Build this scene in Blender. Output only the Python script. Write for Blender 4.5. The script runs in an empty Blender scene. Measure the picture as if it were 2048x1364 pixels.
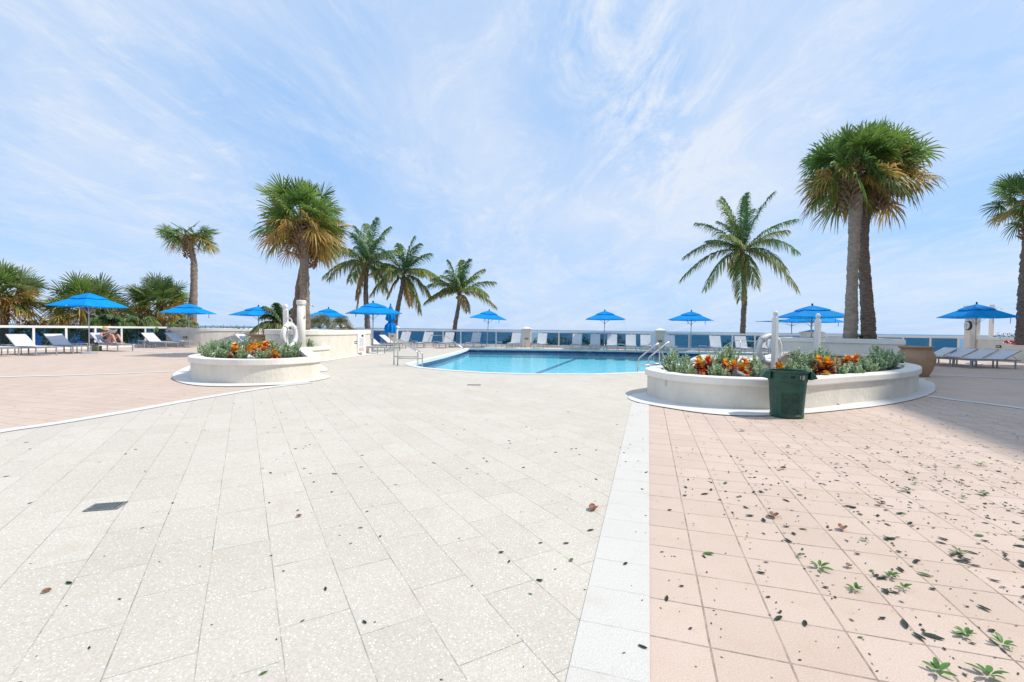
import bpy, bmesh, math, random
from mathutils import Vector, Matrix, Euler, noise
from mathutils.geometry import tessellate_polygon
R = math.radians
PI = math.pi
S = bpy.context.scene
COL = S.collection
rnd = random.Random(7)
V = Vector

# ------------------------------------------------------------------ camera
CAM = V((0, 0, 1.3)); FP = 910.0
CM = (Euler((R(90 - 1.46), 0, 0)).to_matrix() @ Euler((0, 0, R(0.70))).to_matrix())
def ray(px, py):
    return CM @ V(((px - 1024) / FP, -(py - 682) / FP, -1.0))
def at(px, py, z=0.0):          # world point on the level z
    d = ray(px, py); t = (z - CAM.z) / d.z
    return CAM + d * t
def ad(px, py, Y):              # world point at depth Y
    d = ray(px, py); return CAM + d * (Y / d.y)
cam_d = bpy.data.cameras.new('camera'); cam = bpy.data.objects.new('camera', cam_d); COL.objects.link(cam)
cam.matrix_world = Matrix.Translation(CAM) @ CM.to_4x4()
cam_d.sensor_width = 36; cam_d.lens = 36 * FP / 2048; cam_d.clip_end = 60000; cam_d.clip_start = 0.05
S.camera = cam

# ------------------------------------------------------------------ materials
def newmat(name):
    m = bpy.data.materials.new(name); m.use_nodes = True
    nt = m.node_tree; return m, nt, nt.nodes, nt.links, nt.nodes['Principled BSDF']
def c4(c): return (c[0], c[1], c[2], 1)
def mat(name, col, rough=0.6, metal=0.0, var=0.0, vscale=3.0, bump=0.0, bscale=60.0, col2=None, spec=0.5, stretch=None, trans=0.0, attr=False, detail=6.0):
    m, nt, N, L, P = newmat(name)
    P.inputs['Roughness'].default_value = rough; P.inputs['Metallic'].default_value = metal
    P.inputs['Specular IOR Level'].default_value = spec
    P.inputs['Base Color'].default_value = c4(col)
    src = None
    tc = N.new('ShaderNodeTexCoord'); vec = tc.outputs['Object']
    if stretch:
        mp = N.new('ShaderNodeMapping'); mp.inputs['Scale'].default_value = stretch
        L.new(vec, mp.inputs['Vector']); vec = mp.outputs['Vector']
    if var or col2:
        n = N.new('ShaderNodeTexNoise'); n.inputs['Scale'].default_value = vscale; n.inputs['Detail'].default_value = detail
        n.inputs['Roughness'].default_value = 0.65
        L.new(vec, n.inputs['Vector'])
        r = N.new('ShaderNodeValToRGB'); L.new(n.outputs['Fac'], r.inputs['Fac'])
        r.color_ramp.elements[0].position = 0.32; r.color_ramp.elements[1].position = 0.68
        a = col2 if col2 else tuple(max(0, x * (1 - var)) for x in col)
        r.color_ramp.elements[0].color = c4(a)
        r.color_ramp.elements[1].color = c4(tuple(min(1, x * (1 + var * 0.5)) for x in col))
        src = r.outputs['Color']
    if attr:
        at_ = N.new('ShaderNodeAttribute'); at_.attribute_name = 'Col'
        if src:
            mx = N.new('ShaderNodeMix'); mx.data_type = 'RGBA'; mx.blend_type = 'MULTIPLY'; mx.inputs[0].default_value = 1
            L.new(src, mx.inputs[6]); L.new(at_.outputs['Color'], mx.inputs[7]); src = mx.outputs[2]
        else: src = at_.outputs['Color']
    if src: L.new(src, P.inputs['Base Color'])
    if bump:
        n2 = N.new('ShaderNodeTexNoise'); n2.inputs['Scale'].default_value = bscale; n2.inputs['Detail'].default_value = 8
        L.new(vec, n2.inputs['Vector'])
        b = N.new('ShaderNodeBump'); b.inputs['Strength'].default_value = bump; b.inputs['Distance'].default_value = 0.02
        L.new(n2.outputs['Fac'], b.inputs['Height']); L.new(b.outputs['Normal'], P.inputs['Normal'])
    if trans:
        T = N.new('ShaderNodeBsdfTranslucent'); M = N.new('ShaderNodeMixShader'); M.inputs[0].default_value = trans
        if src: L.new(src, T.inputs['Color'])
        else: T.inputs['Color'].default_value = c4(col)
        L.new(P.outputs[0], M.inputs[1]); L.new(T.outputs[0], M.inputs[2]); L.new(M.outputs[0], N['Material Output'].inputs['Surface'])
    return m

M = {}
M['stucco'] = mat('stucco', (0.76, 0.70, 0.60), 0.85, var=0.11, vscale=2.2, bump=0.7, bscale=20, stretch=(1, 1, .55), detail=12)
M['cap'] = mat('cap_stucco', (0.82, 0.775, 0.70), 0.8, var=0.07, vscale=3, bump=0.18, bscale=60)
M['white'] = mat('white_paint', (0.80, 0.79, 0.77), 0.45, var=0.05, vscale=6, bump=0.05)
M['railw'] = mat('rail_paint', (0.82, 0.80, 0.76), 0.4, var=0.04, vscale=4)
M['steel'] = mat('steel', (0.62, 0.60, 0.57), 0.28, metal=1.0, var=0.1, vscale=20)
M['alu'] = mat('aluminium_paint', (0.36, 0.37, 0.39), 0.4, metal=0.3, var=0.05)
M['alul'] = mat('pale_aluminium', (0.55, 0.56, 0.57), 0.35, metal=0.6, var=0.05)
M['sling'] = mat('white_sling', (0.80, 0.80, 0.81), 0.8, var=0.04, vscale=5, trans=0.22, bump=0.1, bscale=300)
M['blue'] = mat('blue_canvas', (0.0, 0.33, 0.82), 0.8, var=0.13, vscale=1.8, trans=0.3, bump=0.45, bscale=5, spec=0.25)
M['bluedark'] = mat('blue_canvas_folded', (0.0, 0.16, 0.60), 0.75, var=0.15, vscale=6, trans=0.15, spec=0.25)
M['teal'] = mat('teal_canvas', (0.0, 0.24, 0.38), 0.75, var=0.08, trans=0.3)
M['green'] = mat('green_plastic', (0.012, 0.075, 0.048), 0.42, var=0.35, vscale=9, bump=0.05, bscale=30)
M['dirt'] = mat('dusty_green_plastic', (0.10, 0.16, 0.12), 0.75, col2=(0.02, 0.11, 0.08), vscale=14, detail=10)
M['terra'] = mat('tan_clay', (0.40, 0.255, 0.15), 0.7, var=0.15, vscale=4, bump=0.1)
M['soil'] = mat('mulch', (0.10, 0.07, 0.05), 0.95, var=0.6, vscale=50, bump=1.0, bscale=60)
M['dark'] = mat('dark_plastic', (0.03, 0.03, 0.032), 0.5, var=0.2)
M['lens'] = mat('milky_lens', (0.6, 0.6, 0.58), 0.4, var=0.05)
M['iron'] = mat('grate_iron', (0.22, 0.235, 0.24), 0.55, metal=0.4, var=0.3, vscale=30)
M['leaf'] = mat('palm_leaf', (1, 1, 1), 0.5, var=0.22, vscale=1.3, attr=True, trans=0.4, spec=0.4)
M['bark'] = mat('palm_bark', (0.37, 0.285, 0.22), 0.95, col2=(0.17, 0.125, 0.095), vscale=7, bump=1.0, bscale=18, stretch=(1, 1, 2.2), detail=10)
M['barkg'] = mat('grey_palm_bark', (0.43, 0.345, 0.275), 0.95, col2=(0.24, 0.185, 0.145), vscale=6, bump=0.8, bscale=20, stretch=(1, 1, 1.6), detail=10)
M['barkd'] = mat('dark_palm_bark', (0.29, 0.205, 0.155), 0.95, col2=(0.11, 0.075, 0.055), vscale=7, bump=1.0, bscale=16, stretch=(1, 1, 2.4), detail=10)
M['coco'] = mat('coconut_bark', (0.27, 0.23, 0.20), 0.95, col2=(0.11, 0.09, 0.075), vscale=3, bump=0.6, bscale=10, stretch=(1, 1, 6))
M['boot'] = mat('leaf_base', (0.30, 0.19, 0.12), 0.95, var=0.4, vscale=12, bump=0.4)
M['silver'] = mat('silver_leaf', (1, 1, 1), 0.55, attr=True, trans=0.2, spec=0.4)
M['stem'] = mat('woody_stem', (0.16, 0.12, 0.08), 0.9, var=0.2)
M['croton'] = mat('croton_leaf', (1, 1, 1), 0.35, attr=True, trans=0.25, spec=0.6)
M['fallen'] = mat('fallen_leaf', (0.012, 0.034, 0.016), 0.6, var=0.5, vscale=30, trans=0.1, spec=0.4)
M['fresh'] = mat('fresh_leaf', (0.09, 0.23, 0.035), 0.5, var=0.5, vscale=25, trans=0.2, spec=0.4)
M['dead'] = mat('brown_leaf', (0.27, 0.12, 0.055), 0.6, var=0.4, vscale=30, trans=0.1)
M['sand'] = mat('beach_sand', (0.55, 0.47, 0.36), 0.95, var=0.15, vscale=0.3, bump=0.3, bscale=3)
M['skin'] = mat('skin', (0.58, 0.30, 0.21), 0.5, var=0.06, vscale=8)
M['straw'] = mat('straw', (0.62, 0.45, 0.22), 0.85, var=0.2, vscale=60, bump=0.4, bscale=120)
M['swim'] = mat('dark_swimsuit', (0.03, 0.03, 0.045), 0.7, var=0.2)
M['paper'] = mat('paper', (0.70, 0.68, 0.72), 0.7, var=0.25, vscale=22)
M['towel'] = mat('lilac_towel', (0.60, 0.60, 0.72), 0.95, var=0.08, vscale=12, bump=0.5, bscale=160)
M['bag'] = mat('olive_bag', (0.15, 0.19, 0.12), 0.9, var=0.3, vscale=14, bump=0.3)
M['black'] = mat('black_fabric', (0.02, 0.02, 0.024), 0.9, var=0.2)
M['red'] = mat('red_flower', (0.62, 0.015, 0.03), 0.6, var=0.3, vscale=20, trans=0.2)
M['poolwall'] = mat('pool_plaster', (0.42, 0.77, 0.88), 0.7, var=0.05, vscale=2)
M['poolstep'] = mat('pool_step_plaster', (0.78, 0.92, 0.95), 0.7, var=0.05, vscale=2)
M['laneline'] = mat('lane_tile', (0.03, 0.14, 0.36), 0.5, var=0.2, vscale=30)
M['coping'] = mat('pool_coping', (0.72, 0.70, 0.64), 0.7, var=0.08, vscale=4, bump=0.2, bscale=60)
M['seagrape'] = mat('hedge_leaf', (1, 1, 1), 0.5, attr=True, trans=0.2)
M['rope'] = mat('white_rope', (0.72, 0.71, 0.68), 0.8, var=0.05)
M['stone'] = mat('pink_stone', (0.45, 0.30, 0.24), 0.9, var=0.2, vscale=30, bump=0.4)
M['concrete_tower'] = mat('tower_concrete', (0.70, 0.68, 0.64), 0.85, var=0.05)
M['window'] = mat('tower_glass', (0.05, 0.08, 0.11), 0.1, var=0.1)

def glass_mat():
    m, nt, N, L, P = newmat('railing_glass'); N.remove(P)
    T = N.new('ShaderNodeBsdfTransparent'); T.inputs[0].default_value = (0.33, 0.56, 0.66, 1)
    G = N.new('ShaderNodeBsdfGlossy'); G.inputs['Roughness'].default_value = 0.02; G.inputs[0].default_value = (0.85, 0.95, 1, 1)
    F = N.new('ShaderNodeFresnel'); F.inputs[0].default_value = 1.45
    X = N.new('ShaderNodeMixShader'); L.new(F.outputs[0], X.inputs[0]); L.new(T.outputs[0], X.inputs[1]); L.new(G.outputs[0], X.inputs[2])
    L.new(X.outputs[0], N['Material Output'].inputs['Surface']); return m
M['glass'] = glass_mat()

def water_mat():
    m, nt, N, L, P = newmat('pool_water'); N.remove(P)
    tc = N.new('ShaderNodeTexCoord'); mp = N.new('ShaderNodeMapping'); mp.inputs['Scale'].default_value = (0.8, 1.6, 1)
    L.new(tc.outputs['Object'], mp.inputs['Vector'])
    n = N.new('ShaderNodeTexNoise'); n.inputs['Scale'].default_value = 2.2; n.inputs['Detail'].default_value = 4; n.inputs['Distortion'].default_value = 0.6
    L.new(mp.outputs[0], n.inputs['Vector'])
    b = N.new('ShaderNodeBump'); b.inputs['Strength'].default_value = 0.40; b.inputs['Distance'].default_value = 0.035
    L.new(n.outputs['Fac'], b.inputs['Height'])
    T = N.new('ShaderNodeBsdfTransparent'); T.inputs[0].default_value = (0.60, 0.935, 0.975, 1)
    G = N.new('ShaderNodeBsdfGlossy'); G.inputs['Roughness'].default_value = 0.0
    L.new(b.outputs[0], G.inputs['Normal'])
    F = N.new('ShaderNodeFresnel'); F.inputs[0].default_value = 1.33; L.new(b.outputs[0], F.inputs['Normal'])
    mu = N.new('ShaderNodeMath'); mu.operation = 'MULTIPLY'; mu.inputs[1].default_value = 0.70; L.new(F.outputs[0], mu.inputs[0])
    X = N.new('ShaderNodeMixShader'); L.new(mu.outputs[0], X.inputs[0]); L.new(T.outputs[0], X.inputs[1]); L.new(G.outputs[0], X.inputs[2])
    L.new(X.outputs[0], N['Material Output'].inputs['Surface']); return m
M['water'] = water_mat()

def sea_mat():
    m, nt, N, L, P = newmat('sea_water')
    P.inputs['Base Color'].default_value = (0.02, 0.115, 0.21, 1); P.inputs['Roughness'].default_value = 0.35
    P.inputs['Specular IOR Level'].default_value = 0.5
    tc = N.new('ShaderNodeTexCoord'); mp = N.new('ShaderNodeMapping'); mp.inputs['Scale'].default_value = (0.05, 0.22, 1)
    L.new(tc.outputs['Object'], mp.inputs['Vector'])
    n = N.new('ShaderNodeTexNoise'); n.inputs['Scale'].default_value = 1.0; n.inputs['Detail'].default_value = 9; n.inputs['Roughness'].default_value = 0.7
    L.new(mp.outputs[0], n.inputs['Vector'])
    b = N.new('ShaderNodeBump'); b.inputs['Strength'].default_value = 0.8; b.inputs['Distance'].default_value = 1.0
    L.new(n.outputs['Fac'], b.inputs['Height']); L.new(b.outputs[0], P.inputs['Normal'])
    r = N.new('ShaderNodeValToRGB'); L.new(n.outputs['Fac'], r.inputs['Fac'])
    r.color_ramp.elements[0].position = 0.35; r.color_ramp.elements[1].position = 0.7
    r.color_ramp.elements[0].color = (0.012, 0.085, 0.17, 1); r.color_ramp.elements[1].color = (0.035, 0.16, 0.26, 1)
    L.new(r.outputs[0], P.inputs['Base Color'])
    return m
M['sea'] = sea_mat()

def paver_mat(name, base, base2, joint, ang, bw, rh, ox, oy, offset, mortar, flecks=False, jstr=0.8, jlow=0.12):
    """ang: direction of the texture X axis in the world (degrees)"""
    m, nt, N, L, P = newmat(name)
    tc = N.new('ShaderNodeTexCoord')
    mp = N.new('ShaderNodeMapping'); mp.vector_type = 'POINT'
    mp.inputs['Rotation'].default_value = (0, 0, R(-ang)); mp.inputs['Location'].default_value = (ox, oy, 0)
    L.new(tc.outputs['Object'], mp.inputs['Vector'])
    # slight wobble so the joints are not ruler straight
    nw = N.new('ShaderNodeTexNoise'); nw.inputs['Scale'].default_value = 1.3; nw.inputs['Detail'].default_value = 5
    L.new(tc.outputs['Object'], nw.inputs['Vector'])
    vm = N.new('ShaderNodeVectorMath'); vm.operation = 'MULTIPLY_ADD'
    vm.inputs[1].default_value = (0.012, 0.012, 0); L.new(nw.outputs['Color'], vm.inputs[0]); L.new(mp.outputs[0], vm.inputs[2])
    B = N.new('ShaderNodeTexBrick'); B.offset = offset; B.offset_frequency = 2; B.squash = 1.0
    B.inputs['Scale'].default_value = 1; B.inputs['Brick Width'].default_value = bw; B.inputs['Row Height'].default_value = rh
    B.inputs['Mortar Size'].default_value = mortar; B.inputs['Mortar Smooth'].default_value = 0.35
    B.inputs['Color1'].default_value = (0, 0, 0, 1); B.inputs['Color2'].default_value = (1, 1, 1, 1); B.inputs['Mortar'].default_value = (.5, .5, .5, 1)
    L.new(vm.outputs[0], B.inputs['Vector'])
    # paver tone
    n1 = N.new('ShaderNodeTexNoise'); n1.inputs['Scale'].default_value = 0.55; n1.inputs['Detail'].default_value = 6; n1.inputs['Roughness'].default_value = 0.65
    L.new(tc.outputs['Object'], n1.inputs['Vector'])
    mixf = N.new('ShaderNodeMath'); mixf.operation = 'MULTIPLY_ADD'; mixf.inputs[1].default_value = 0.42
    L.new(B.outputs['Color'], mixf.inputs[0])
    s2 = N.new('ShaderNodeMapRange'); s2.inputs[1].default_value = 0.3; s2.inputs[2].default_value = 0.7; s2.inputs[3].default_value = 0; s2.inputs[4].default_value = 0.65
    L.new(n1.outputs['Fac'], s2.inputs[0]); L.new(s2.outputs[0], mixf.inputs[2])
    mc = N.new('ShaderNodeMix'); mc.data_type = 'RGBA'; mc.inputs[6].default_value = c4(base2); mc.inputs[7].default_value = c4(base)
    L.new(mixf.outputs[0], mc.inputs[0]); col = mc.outputs[2]
    # fine grain
    n3 = N.new('ShaderNodeTexNoise'); n3.inputs['Scale'].default_value = 140 if not flecks else 95; n3.inputs['Detail'].default_value = 3
    L.new(tc.outputs['Object'], n3.inputs['Vector'])
    g = N.new('ShaderNodeMapRange'); g.inputs[1].default_value = 0.3; g.inputs[2].default_value = 0.7; g.inputs[3].default_value = 0.86; g.inputs[4].default_value = 1.08
    L.new(n3.outputs['Fac'], g.inputs[0])
    mg = N.new('ShaderNodeMix'); mg.data_type = 'RGBA'; mg.blend_type = 'MULTIPLY'; mg.inputs[0].default_value = 1
    L.new(col, mg.inputs[6]); L.new(g.outputs[0], mg.inputs[7]); col = mg.outputs[2]
    if flecks:
        for sc, thr, fc, seed in ((55, 0.18, (0.80, 0.79, 0.77), 0.0), (90, 0.18, (0.74, 0.72, 0.69), 3.3), (60, 0.10, (0.45, 0.40, 0.33), 7.7)):
            vo = N.new('ShaderNodeTexVoronoi'); vo.inputs['Scale'].default_value = sc; vo.inputs['Randomness'].default_value = 1
            mp2 = N.new('ShaderNodeMapping'); mp2.inputs['Location'].default_value = (seed, seed, 0); L.new(tc.outputs['Object'], mp2.inputs['Vector'])
            L.new(mp2.outputs[0], vo.inputs['Vector'])
            lt = N.new('ShaderNodeMath'); lt.operation = 'LESS_THAN'; lt.inputs[1].default_value = thr * 1.25
            L.new(vo.outputs['Distance'], lt.inputs[0])
            sx = N.new('ShaderNodeSeparateColor'); L.new(vo.outputs['Color'], sx.inputs[0])
            gt = N.new('ShaderNodeMath'); gt.operation = 'GREATER_THAN'; gt.inputs[1].default_value = 0.55; L.new(sx.outputs[0], gt.inputs[0])
            mm = N.new('ShaderNodeMath'); mm.operation = 'MULTIPLY'; L.new(lt.outputs[0], mm.inputs[0]); L.new(gt.outputs[0], mm.inputs[1])
            m3 = N.new('ShaderNodeMix'); m3.data_type = 'RGBA'; m3.inputs[7].default_value = c4(fc)
            L.new(mm.outputs[0], m3.inputs[0]); L.new(col, m3.inputs[6]); col = m3.outputs[2]
    # stains
    n4 = N.new('ShaderNodeTexNoise'); n4.inputs['Scale'].default_value = 2.6; n4.inputs['Detail'].default_value = 9; n4.inputs['Roughness'].default_value = 0.75
    L.new(tc.outputs['Object'], n4.inputs['Vector'])
    st = N.new('ShaderNodeMapRange'); st.inputs[1].default_value = 0.52; st.inputs[2].default_value = 0.85; st.inputs[3].default_value = 0; st.inputs[4].default_value = 0.75
    L.new(n4.outputs['Fac'], st.inputs[0])
    ms = N.new('ShaderNodeMix'); ms.data_type = 'RGBA'; ms.inputs[7].default_value = c4(tuple(x * y for x, y in zip(base, (0.78, 0.70, 0.60))))
    L.new(st.outputs[0], ms.inputs[0]); L.new(col, ms.inputs[6]); col = ms.outputs[2]
    # joints, darker here and there
    n5 = N.new('ShaderNodeTexNoise'); n5.inputs['Scale'].default_value = 3.5; n5.inputs['Detail'].default_value = 7; n5.inputs['Roughness'].default_value = 0.8
    L.new(tc.outputs['Object'], n5.inputs['Vector'])
    jm = N.new('ShaderNodeMapRange'); jm.inputs[1].default_value = 0.42; jm.inputs[2].default_value = 0.66; jm.inputs[3].default_value = jlow; jm.inputs[4].default_value = jstr
    L.new(n5.outputs['Fac'], jm.inputs[0])
    jf = N.new('ShaderNodeMath'); jf.operation = 'MULTIPLY'; L.new(B.outputs['Fac'], jf.inputs[0]); L.new(jm.outputs[0], jf.inputs[1])
    mj = N.new('ShaderNodeMix'); mj.data_type = 'RGBA'; mj.inputs[7].default_value = c4(joint)
    L.new(jf.outputs[0], mj.inputs[0]); L.new(col, mj.inputs[6])
    L.new(mj.outputs[2], P.inputs['Base Color'])
    P.inputs['Roughness'].default_value = 0.85; P.inputs['Specular IOR Level'].default_value = 0.25
    # bump
    inv = N.new('ShaderNodeMath'); inv.operation = 'MULTIPLY_ADD'; inv.inputs[1].default_value = -1.0
    L.new(B.outputs['Fac'], inv.inputs[0]); L.new(n3.outputs['Fac'], inv.inputs[2])
    b = N.new('ShaderNodeBump'); b.inputs['Strength'].default_value = 0.35; b.inputs['Distance'].default_value = 0.004
    L.new(inv.outputs[0], b.inputs['Height']); L.new(b.outputs[0], P.inputs['Normal'])
    return m
GA = 16.7
# ------------------------------------------------------------------ mesh helpers
def link(name, bm, m, parent=None, smooth=False, bevel=0.0, loc=None, mods=None):
    me = bpy.data.meshes.new(name); bm.normal_update(); bm.to_mesh(me); bm.free()
    o = bpy.data.objects.new(name, me); COL.objects.link(o)
    if m: me.materials.append(m)
    if smooth:
        me.polygons.foreach_set('use_smooth', [True] * len(me.polygons))
    if parent: o.parent = parent
    if loc is not None: o.location = loc
    if bevel:
        b = o.modifiers.new('bevel', 'BEVEL'); b.width = bevel; b.segments = 2; b.limit_method = 'ANGLE'
    return o
def thing(name, label, cat, loc=(0, 0, 0), rz=0, group=None):
    o = bpy.data.objects.new(name, None); COL.objects.link(o); o.empty_display_size = 0.1
    o.location = loc; o.rotation_euler = (0, 0, rz)
    return tag(o, label, cat, group)
def tag(o, label, cat, group=None):
    o['label'] = label; o['category'] = cat
    if group: o['group'] = group
    return o
def struct(o): o['kind'] = 'structure'; return o
def copy_tree(o, label=None, loc=None, rz=None, sc=None, parent=None):
    c = o.copy(); COL.objects.link(c)
    if parent is not None: c.parent = parent
    if label: c['label'] = label
    if loc is not None: c.location = loc
    if rz is not None: c.rotation_euler = (0, 0, rz)
    if sc is not None: c.scale = (sc, sc, sc)
    for ch in list(o.children): copy_tree(ch, parent=c)
    return c
def B():
    return bmesh.new()
def box(bm, c, s, rz=0.0, rx=0.0, ry=0.0):
    mt = Matrix.Translation(c) @ Euler((rx, ry, rz)).to_matrix().to_4x4() @ Matrix.Diagonal((s[0], s[1], s[2], 1))
    bmesh.ops.create_cube(bm, size=1, matrix=mt)
def tube(bm, pts, r, n=8, caps=True):
    pts = [V(p) for p in pts]; rings = []
    rr = r if isinstance(r, (list, tuple)) else [r] * len(pts)
    prev = None
    for i, p in enumerate(pts):
        if i == 0: t = pts[1] - pts[0]
        elif i == len(pts) - 1: t = pts[-1] - pts[-2]
        else: t = (pts[i + 1] - p).normalized() + (p - pts[i - 1]).normalized()
        t.normalize()
        a = prev if prev is not None else (V((0, 0, 1)) if abs(t.z) < 0.9 else V((1, 0, 0)))
        u = a - t * a.dot(t)
        if u.length < 1e-4: u = V((1, 0, 0)) - t * t.x
        u.normalize(); w = t.cross(u); prev = u
        rings.append([bm.verts.new(p + (u * math.cos(2 * PI * k / n) + w * math.sin(2 * PI * k / n)) * rr[i]) for k in range(n)])
    for a, b in zip(rings, rings[1:]):
        for k in range(n): bm.faces.new((a[k], a[(k + 1) % n], b[(k + 1) % n], b[k]))
    if caps:
        bm.faces.new(rings[0][::-1]); bm.faces.new(rings[-1])
def lathe(bm, prof, n=24, c=(0, 0, 0), closed=True):
    rings = [[bm.verts.new((c[0] + r * math.cos(2 * PI * k / n), c[1] + r * math.sin(2 * PI * k / n), c[2] + z)) for k in range(n)] for r, z in prof]
    for a, b in zip(rings, rings[1:]):
        for k in range(n): bm.faces.new((a[k], a[(k + 1) % n], b[(k + 1) % n], b[k]))
    if closed:
        bm.faces.new(rings[0][::-1]); bm.faces.new(rings[-1])
def smooth_line(pts, k=6, closed=False):
    pts = [V((p[0], p[1], p[2] if len(p) > 2 else 0)) for p in pts]; n = len(pts); out = []
    for i in range(n if closed else n - 1):
        g = (lambda j: pts[j % n]) if closed else (lambda j: pts[max(0, min(n - 1, j))])
        p0, p1, p2, p3 = g(i - 1), g(i), g(i + 1), g(i + 2)
        for s in range(k):
            t = s / k
            out.append(0.5 * ((2 * p1) + (p2 - p0) * t + (2 * p0 - 5 * p1 + 4 * p2 - p3) * t * t + (3 * p1 - p0 - 3 * p2 + p3) * t ** 3))
    if not closed: out.append(pts[-1])
    return out
def area(p): return 0.5 * sum(p[i].x * p[(i + 1) % len(p)].y - p[(i + 1) % len(p)].x * p[i].y for i in range(len(p)))
def ccw(p): return p if area(p) > 0 else p[::-1]
def offset(p, d):             # closed ccw polygon, positive d grows it
    out = []; n = len(p)
    for i in range(n):
        e1 = (p[i] - p[i - 1]); e2 = (p[(i + 1) % n] - p[i])
        if e1.length < 1e-6: e1 = e2
        if e2.length < 1e-6: e2 = e1
        n1 = V((e1.y, -e1.x, 0)).normalized(); n2 = V((e2.y, -e2.x, 0)).normalized()
        m = (n1 + n2)
        if m.length < 1e-3: m = n1.copy()
        m.normalize(); out.append(p[i] + m * d / max(0.5, m.dot(n1)))
    return out
def sheet(bm, outer, holes=(), z=0.0):
    loops = [[V((p[0], p[1], 0)) for p in outer]] + [[V((p[0], p[1], 0)) for p in h] for h in holes]
    tris = tessellate_polygon(loops); flat = [p for l in loops for p in l]
    vs = [bm.verts.new((p.x, p.y, z)) for p in flat]
    for t in tris:
        try: bm.faces.new([vs[i] for i in t])
        except ValueError: pass
    bmesh.ops.recalc_face_normals(bm, faces=bm.faces)
    if bm.faces and sum(f.normal.z for f in bm.faces) < 0: bmesh.ops.reverse_faces(bm, faces=bm.faces)
def ringwall(bm, outer, inner, z0, z1):
    n = len(outer)
    q = [[bm.verts.new((p.x, p.y, z)) for p in pl] for pl, z in ((outer, z0), (outer, z1), (inner, z1), (inner, z0))]
    for i in range(n):
        j = (i + 1) % n
        for a, b in ((0, 1), (1, 2), (2, 3), (3, 0)):
            bm.faces.new((q[a][i], q[a][j], q[b][j], q[b][i]))
def stripwall(bm, line, th, z0, z1):     # open polyline wall of thickness th, to the left of the line
    n = len(line); off = []
    for i in range(n):
        a = line[max(0, i - 1)]; b = line[min(n - 1, i + 1)]; t = (b - a).normalized()
        off.append(line[i] + V((-t.y, t.x, 0)) * th)
    q = [[bm.verts.new((p.x, p.y, z)) for p in pl] for pl, z in ((line, z0), (line, z1), (off, z1), (off, z0))]
    for i in range(n - 1):
        for a, b in ((0, 1), (1, 2), (2, 3), (3, 0)):
            bm.faces.new((q[a][i], q[a][i + 1], q[b][i + 1], q[b][i]))
    bm.faces.new([q[k][0] for k in (3, 2, 1, 0)]); bm.faces.new([q[k][-1] for k in range(4)])
def P2(*pts): return [at(*p) for p in pts]

# ------------------------------------------------------------------ the place: outlines
d1 = V((math.sin(R(GA)), math.cos(R(GA)), 0)); q1 = V((math.cos(R(GA)), -math.sin(R(GA)), 0))
pool = [V(p) for p in ((-3.66, 16.75, 0), (-3.45, 15.9, 0), (-2.9, 15.0, 0), (-1.94, 14.2, 0), (-0.77, 13.55, 0), (0.6, 13.3, 0), (2.4, 13.5, 0), (3.9, 14.15, 0),
        (5.0, 15.2, 0), (5.95, 16.8, 0), (7.6, 19.8, 0), (10.4, 25.2, 0), (10.9, 25.7, 0), (13.0, 25.2, 0), (15.2, 24.8, 0), (16.0, 27.8, 0), (14.8, 28.3, 0), (9.26, 29.8, 0), (4.9, 30.4, 0), (1, 30.6, 0), (-2.9, 30.6, 0), (-2.85, 28.6, 0), (-2.93, 25.7, 0), (-3.2, 21.5, 0), (-3.55, 18.2, 0))]
pool = ccw(pool)
far_rail_A = [V((-13.5, 34.3, 0)), V((1.15, 34.4, 0))]
far_rail_B = [V((1.15, 34.4, 0)), V((10.35, 31.9, 0))]
far_rail_C = [V((10.35, 31.9, 0)), V((27.4, 26.8, 0))]
left_rail = [V((-25.2, 14.0, 0)), V((-21.7, 28.6, 0))]
deck = [V(p) for p in ((-25.35, 13.4, 0), (-60, -4, 0), (-60, -60, 0), (70, -60, 0), (70, 14.0, 0), (27.7, 26.95, 0), (10.5, 32.15, 0), (1.2, 34.65, 0), (-14, 34.5, 0), (-17.3, 34.5, 0), (-21.9, 29.2, 0), (-21.95, 28.5, 0))]
deck = ccw(deck)
M['pink'] = paver_mat('pink_pavers', (0.655, 0.515, 0.42), (0.555, 0.425, 0.34), (0.15, 0.115, 0.085), 90 - GA, 0.29, 0.29, 0.02, -0.0287, 0.0, 0.0055, jstr=1.0, jlow=0.3)
M['terrazzo'] = paver_mat('shell_terrazzo', (0.635, 0.575, 0.49), (0.545, 0.49, 0.41), (0.13, 0.105, 0.08), 90 + 30.5, 0.58, 0.29, 0.16, 0.122, 0.37, 0.0030, flecks=True, jstr=0.85, jlow=0.12)
M['band'] = paver_mat('white_border_pavers', (0.655, 0.62, 0.565), (0.61, 0.575, 0.52), (0.24, 0.22, 0.2), 90 - GA, 0.29, 4.0, 0.02, 1.3, 0.0, 0.0032, jstr=0.7)
M['apron'] = mat('white_apron', (0.68, 0.665, 0.64), 0.85, var=0.06, vscale=3, bump=0.2, bscale=90)
M['farpink'] = M['pink']

bm = B(); sheet(bm, deck, [pool])
# slab edge
dk = [V((p.x, p.y, 0)) for p in deck]
t_ = [bm.verts.new((p.x, p.y, -0.002)) for p in dk]; b_ = [bm.verts.new((p.x, p.y, -3.4)) for p in dk]
for i in range(len(dk)):
    j = (i + 1) % len(dk); bm.faces.new((t_[i], b_[i], b_[j], t_[j]))
o = struct(link('pool_deck_ground', bm, M['pink']))
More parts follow.
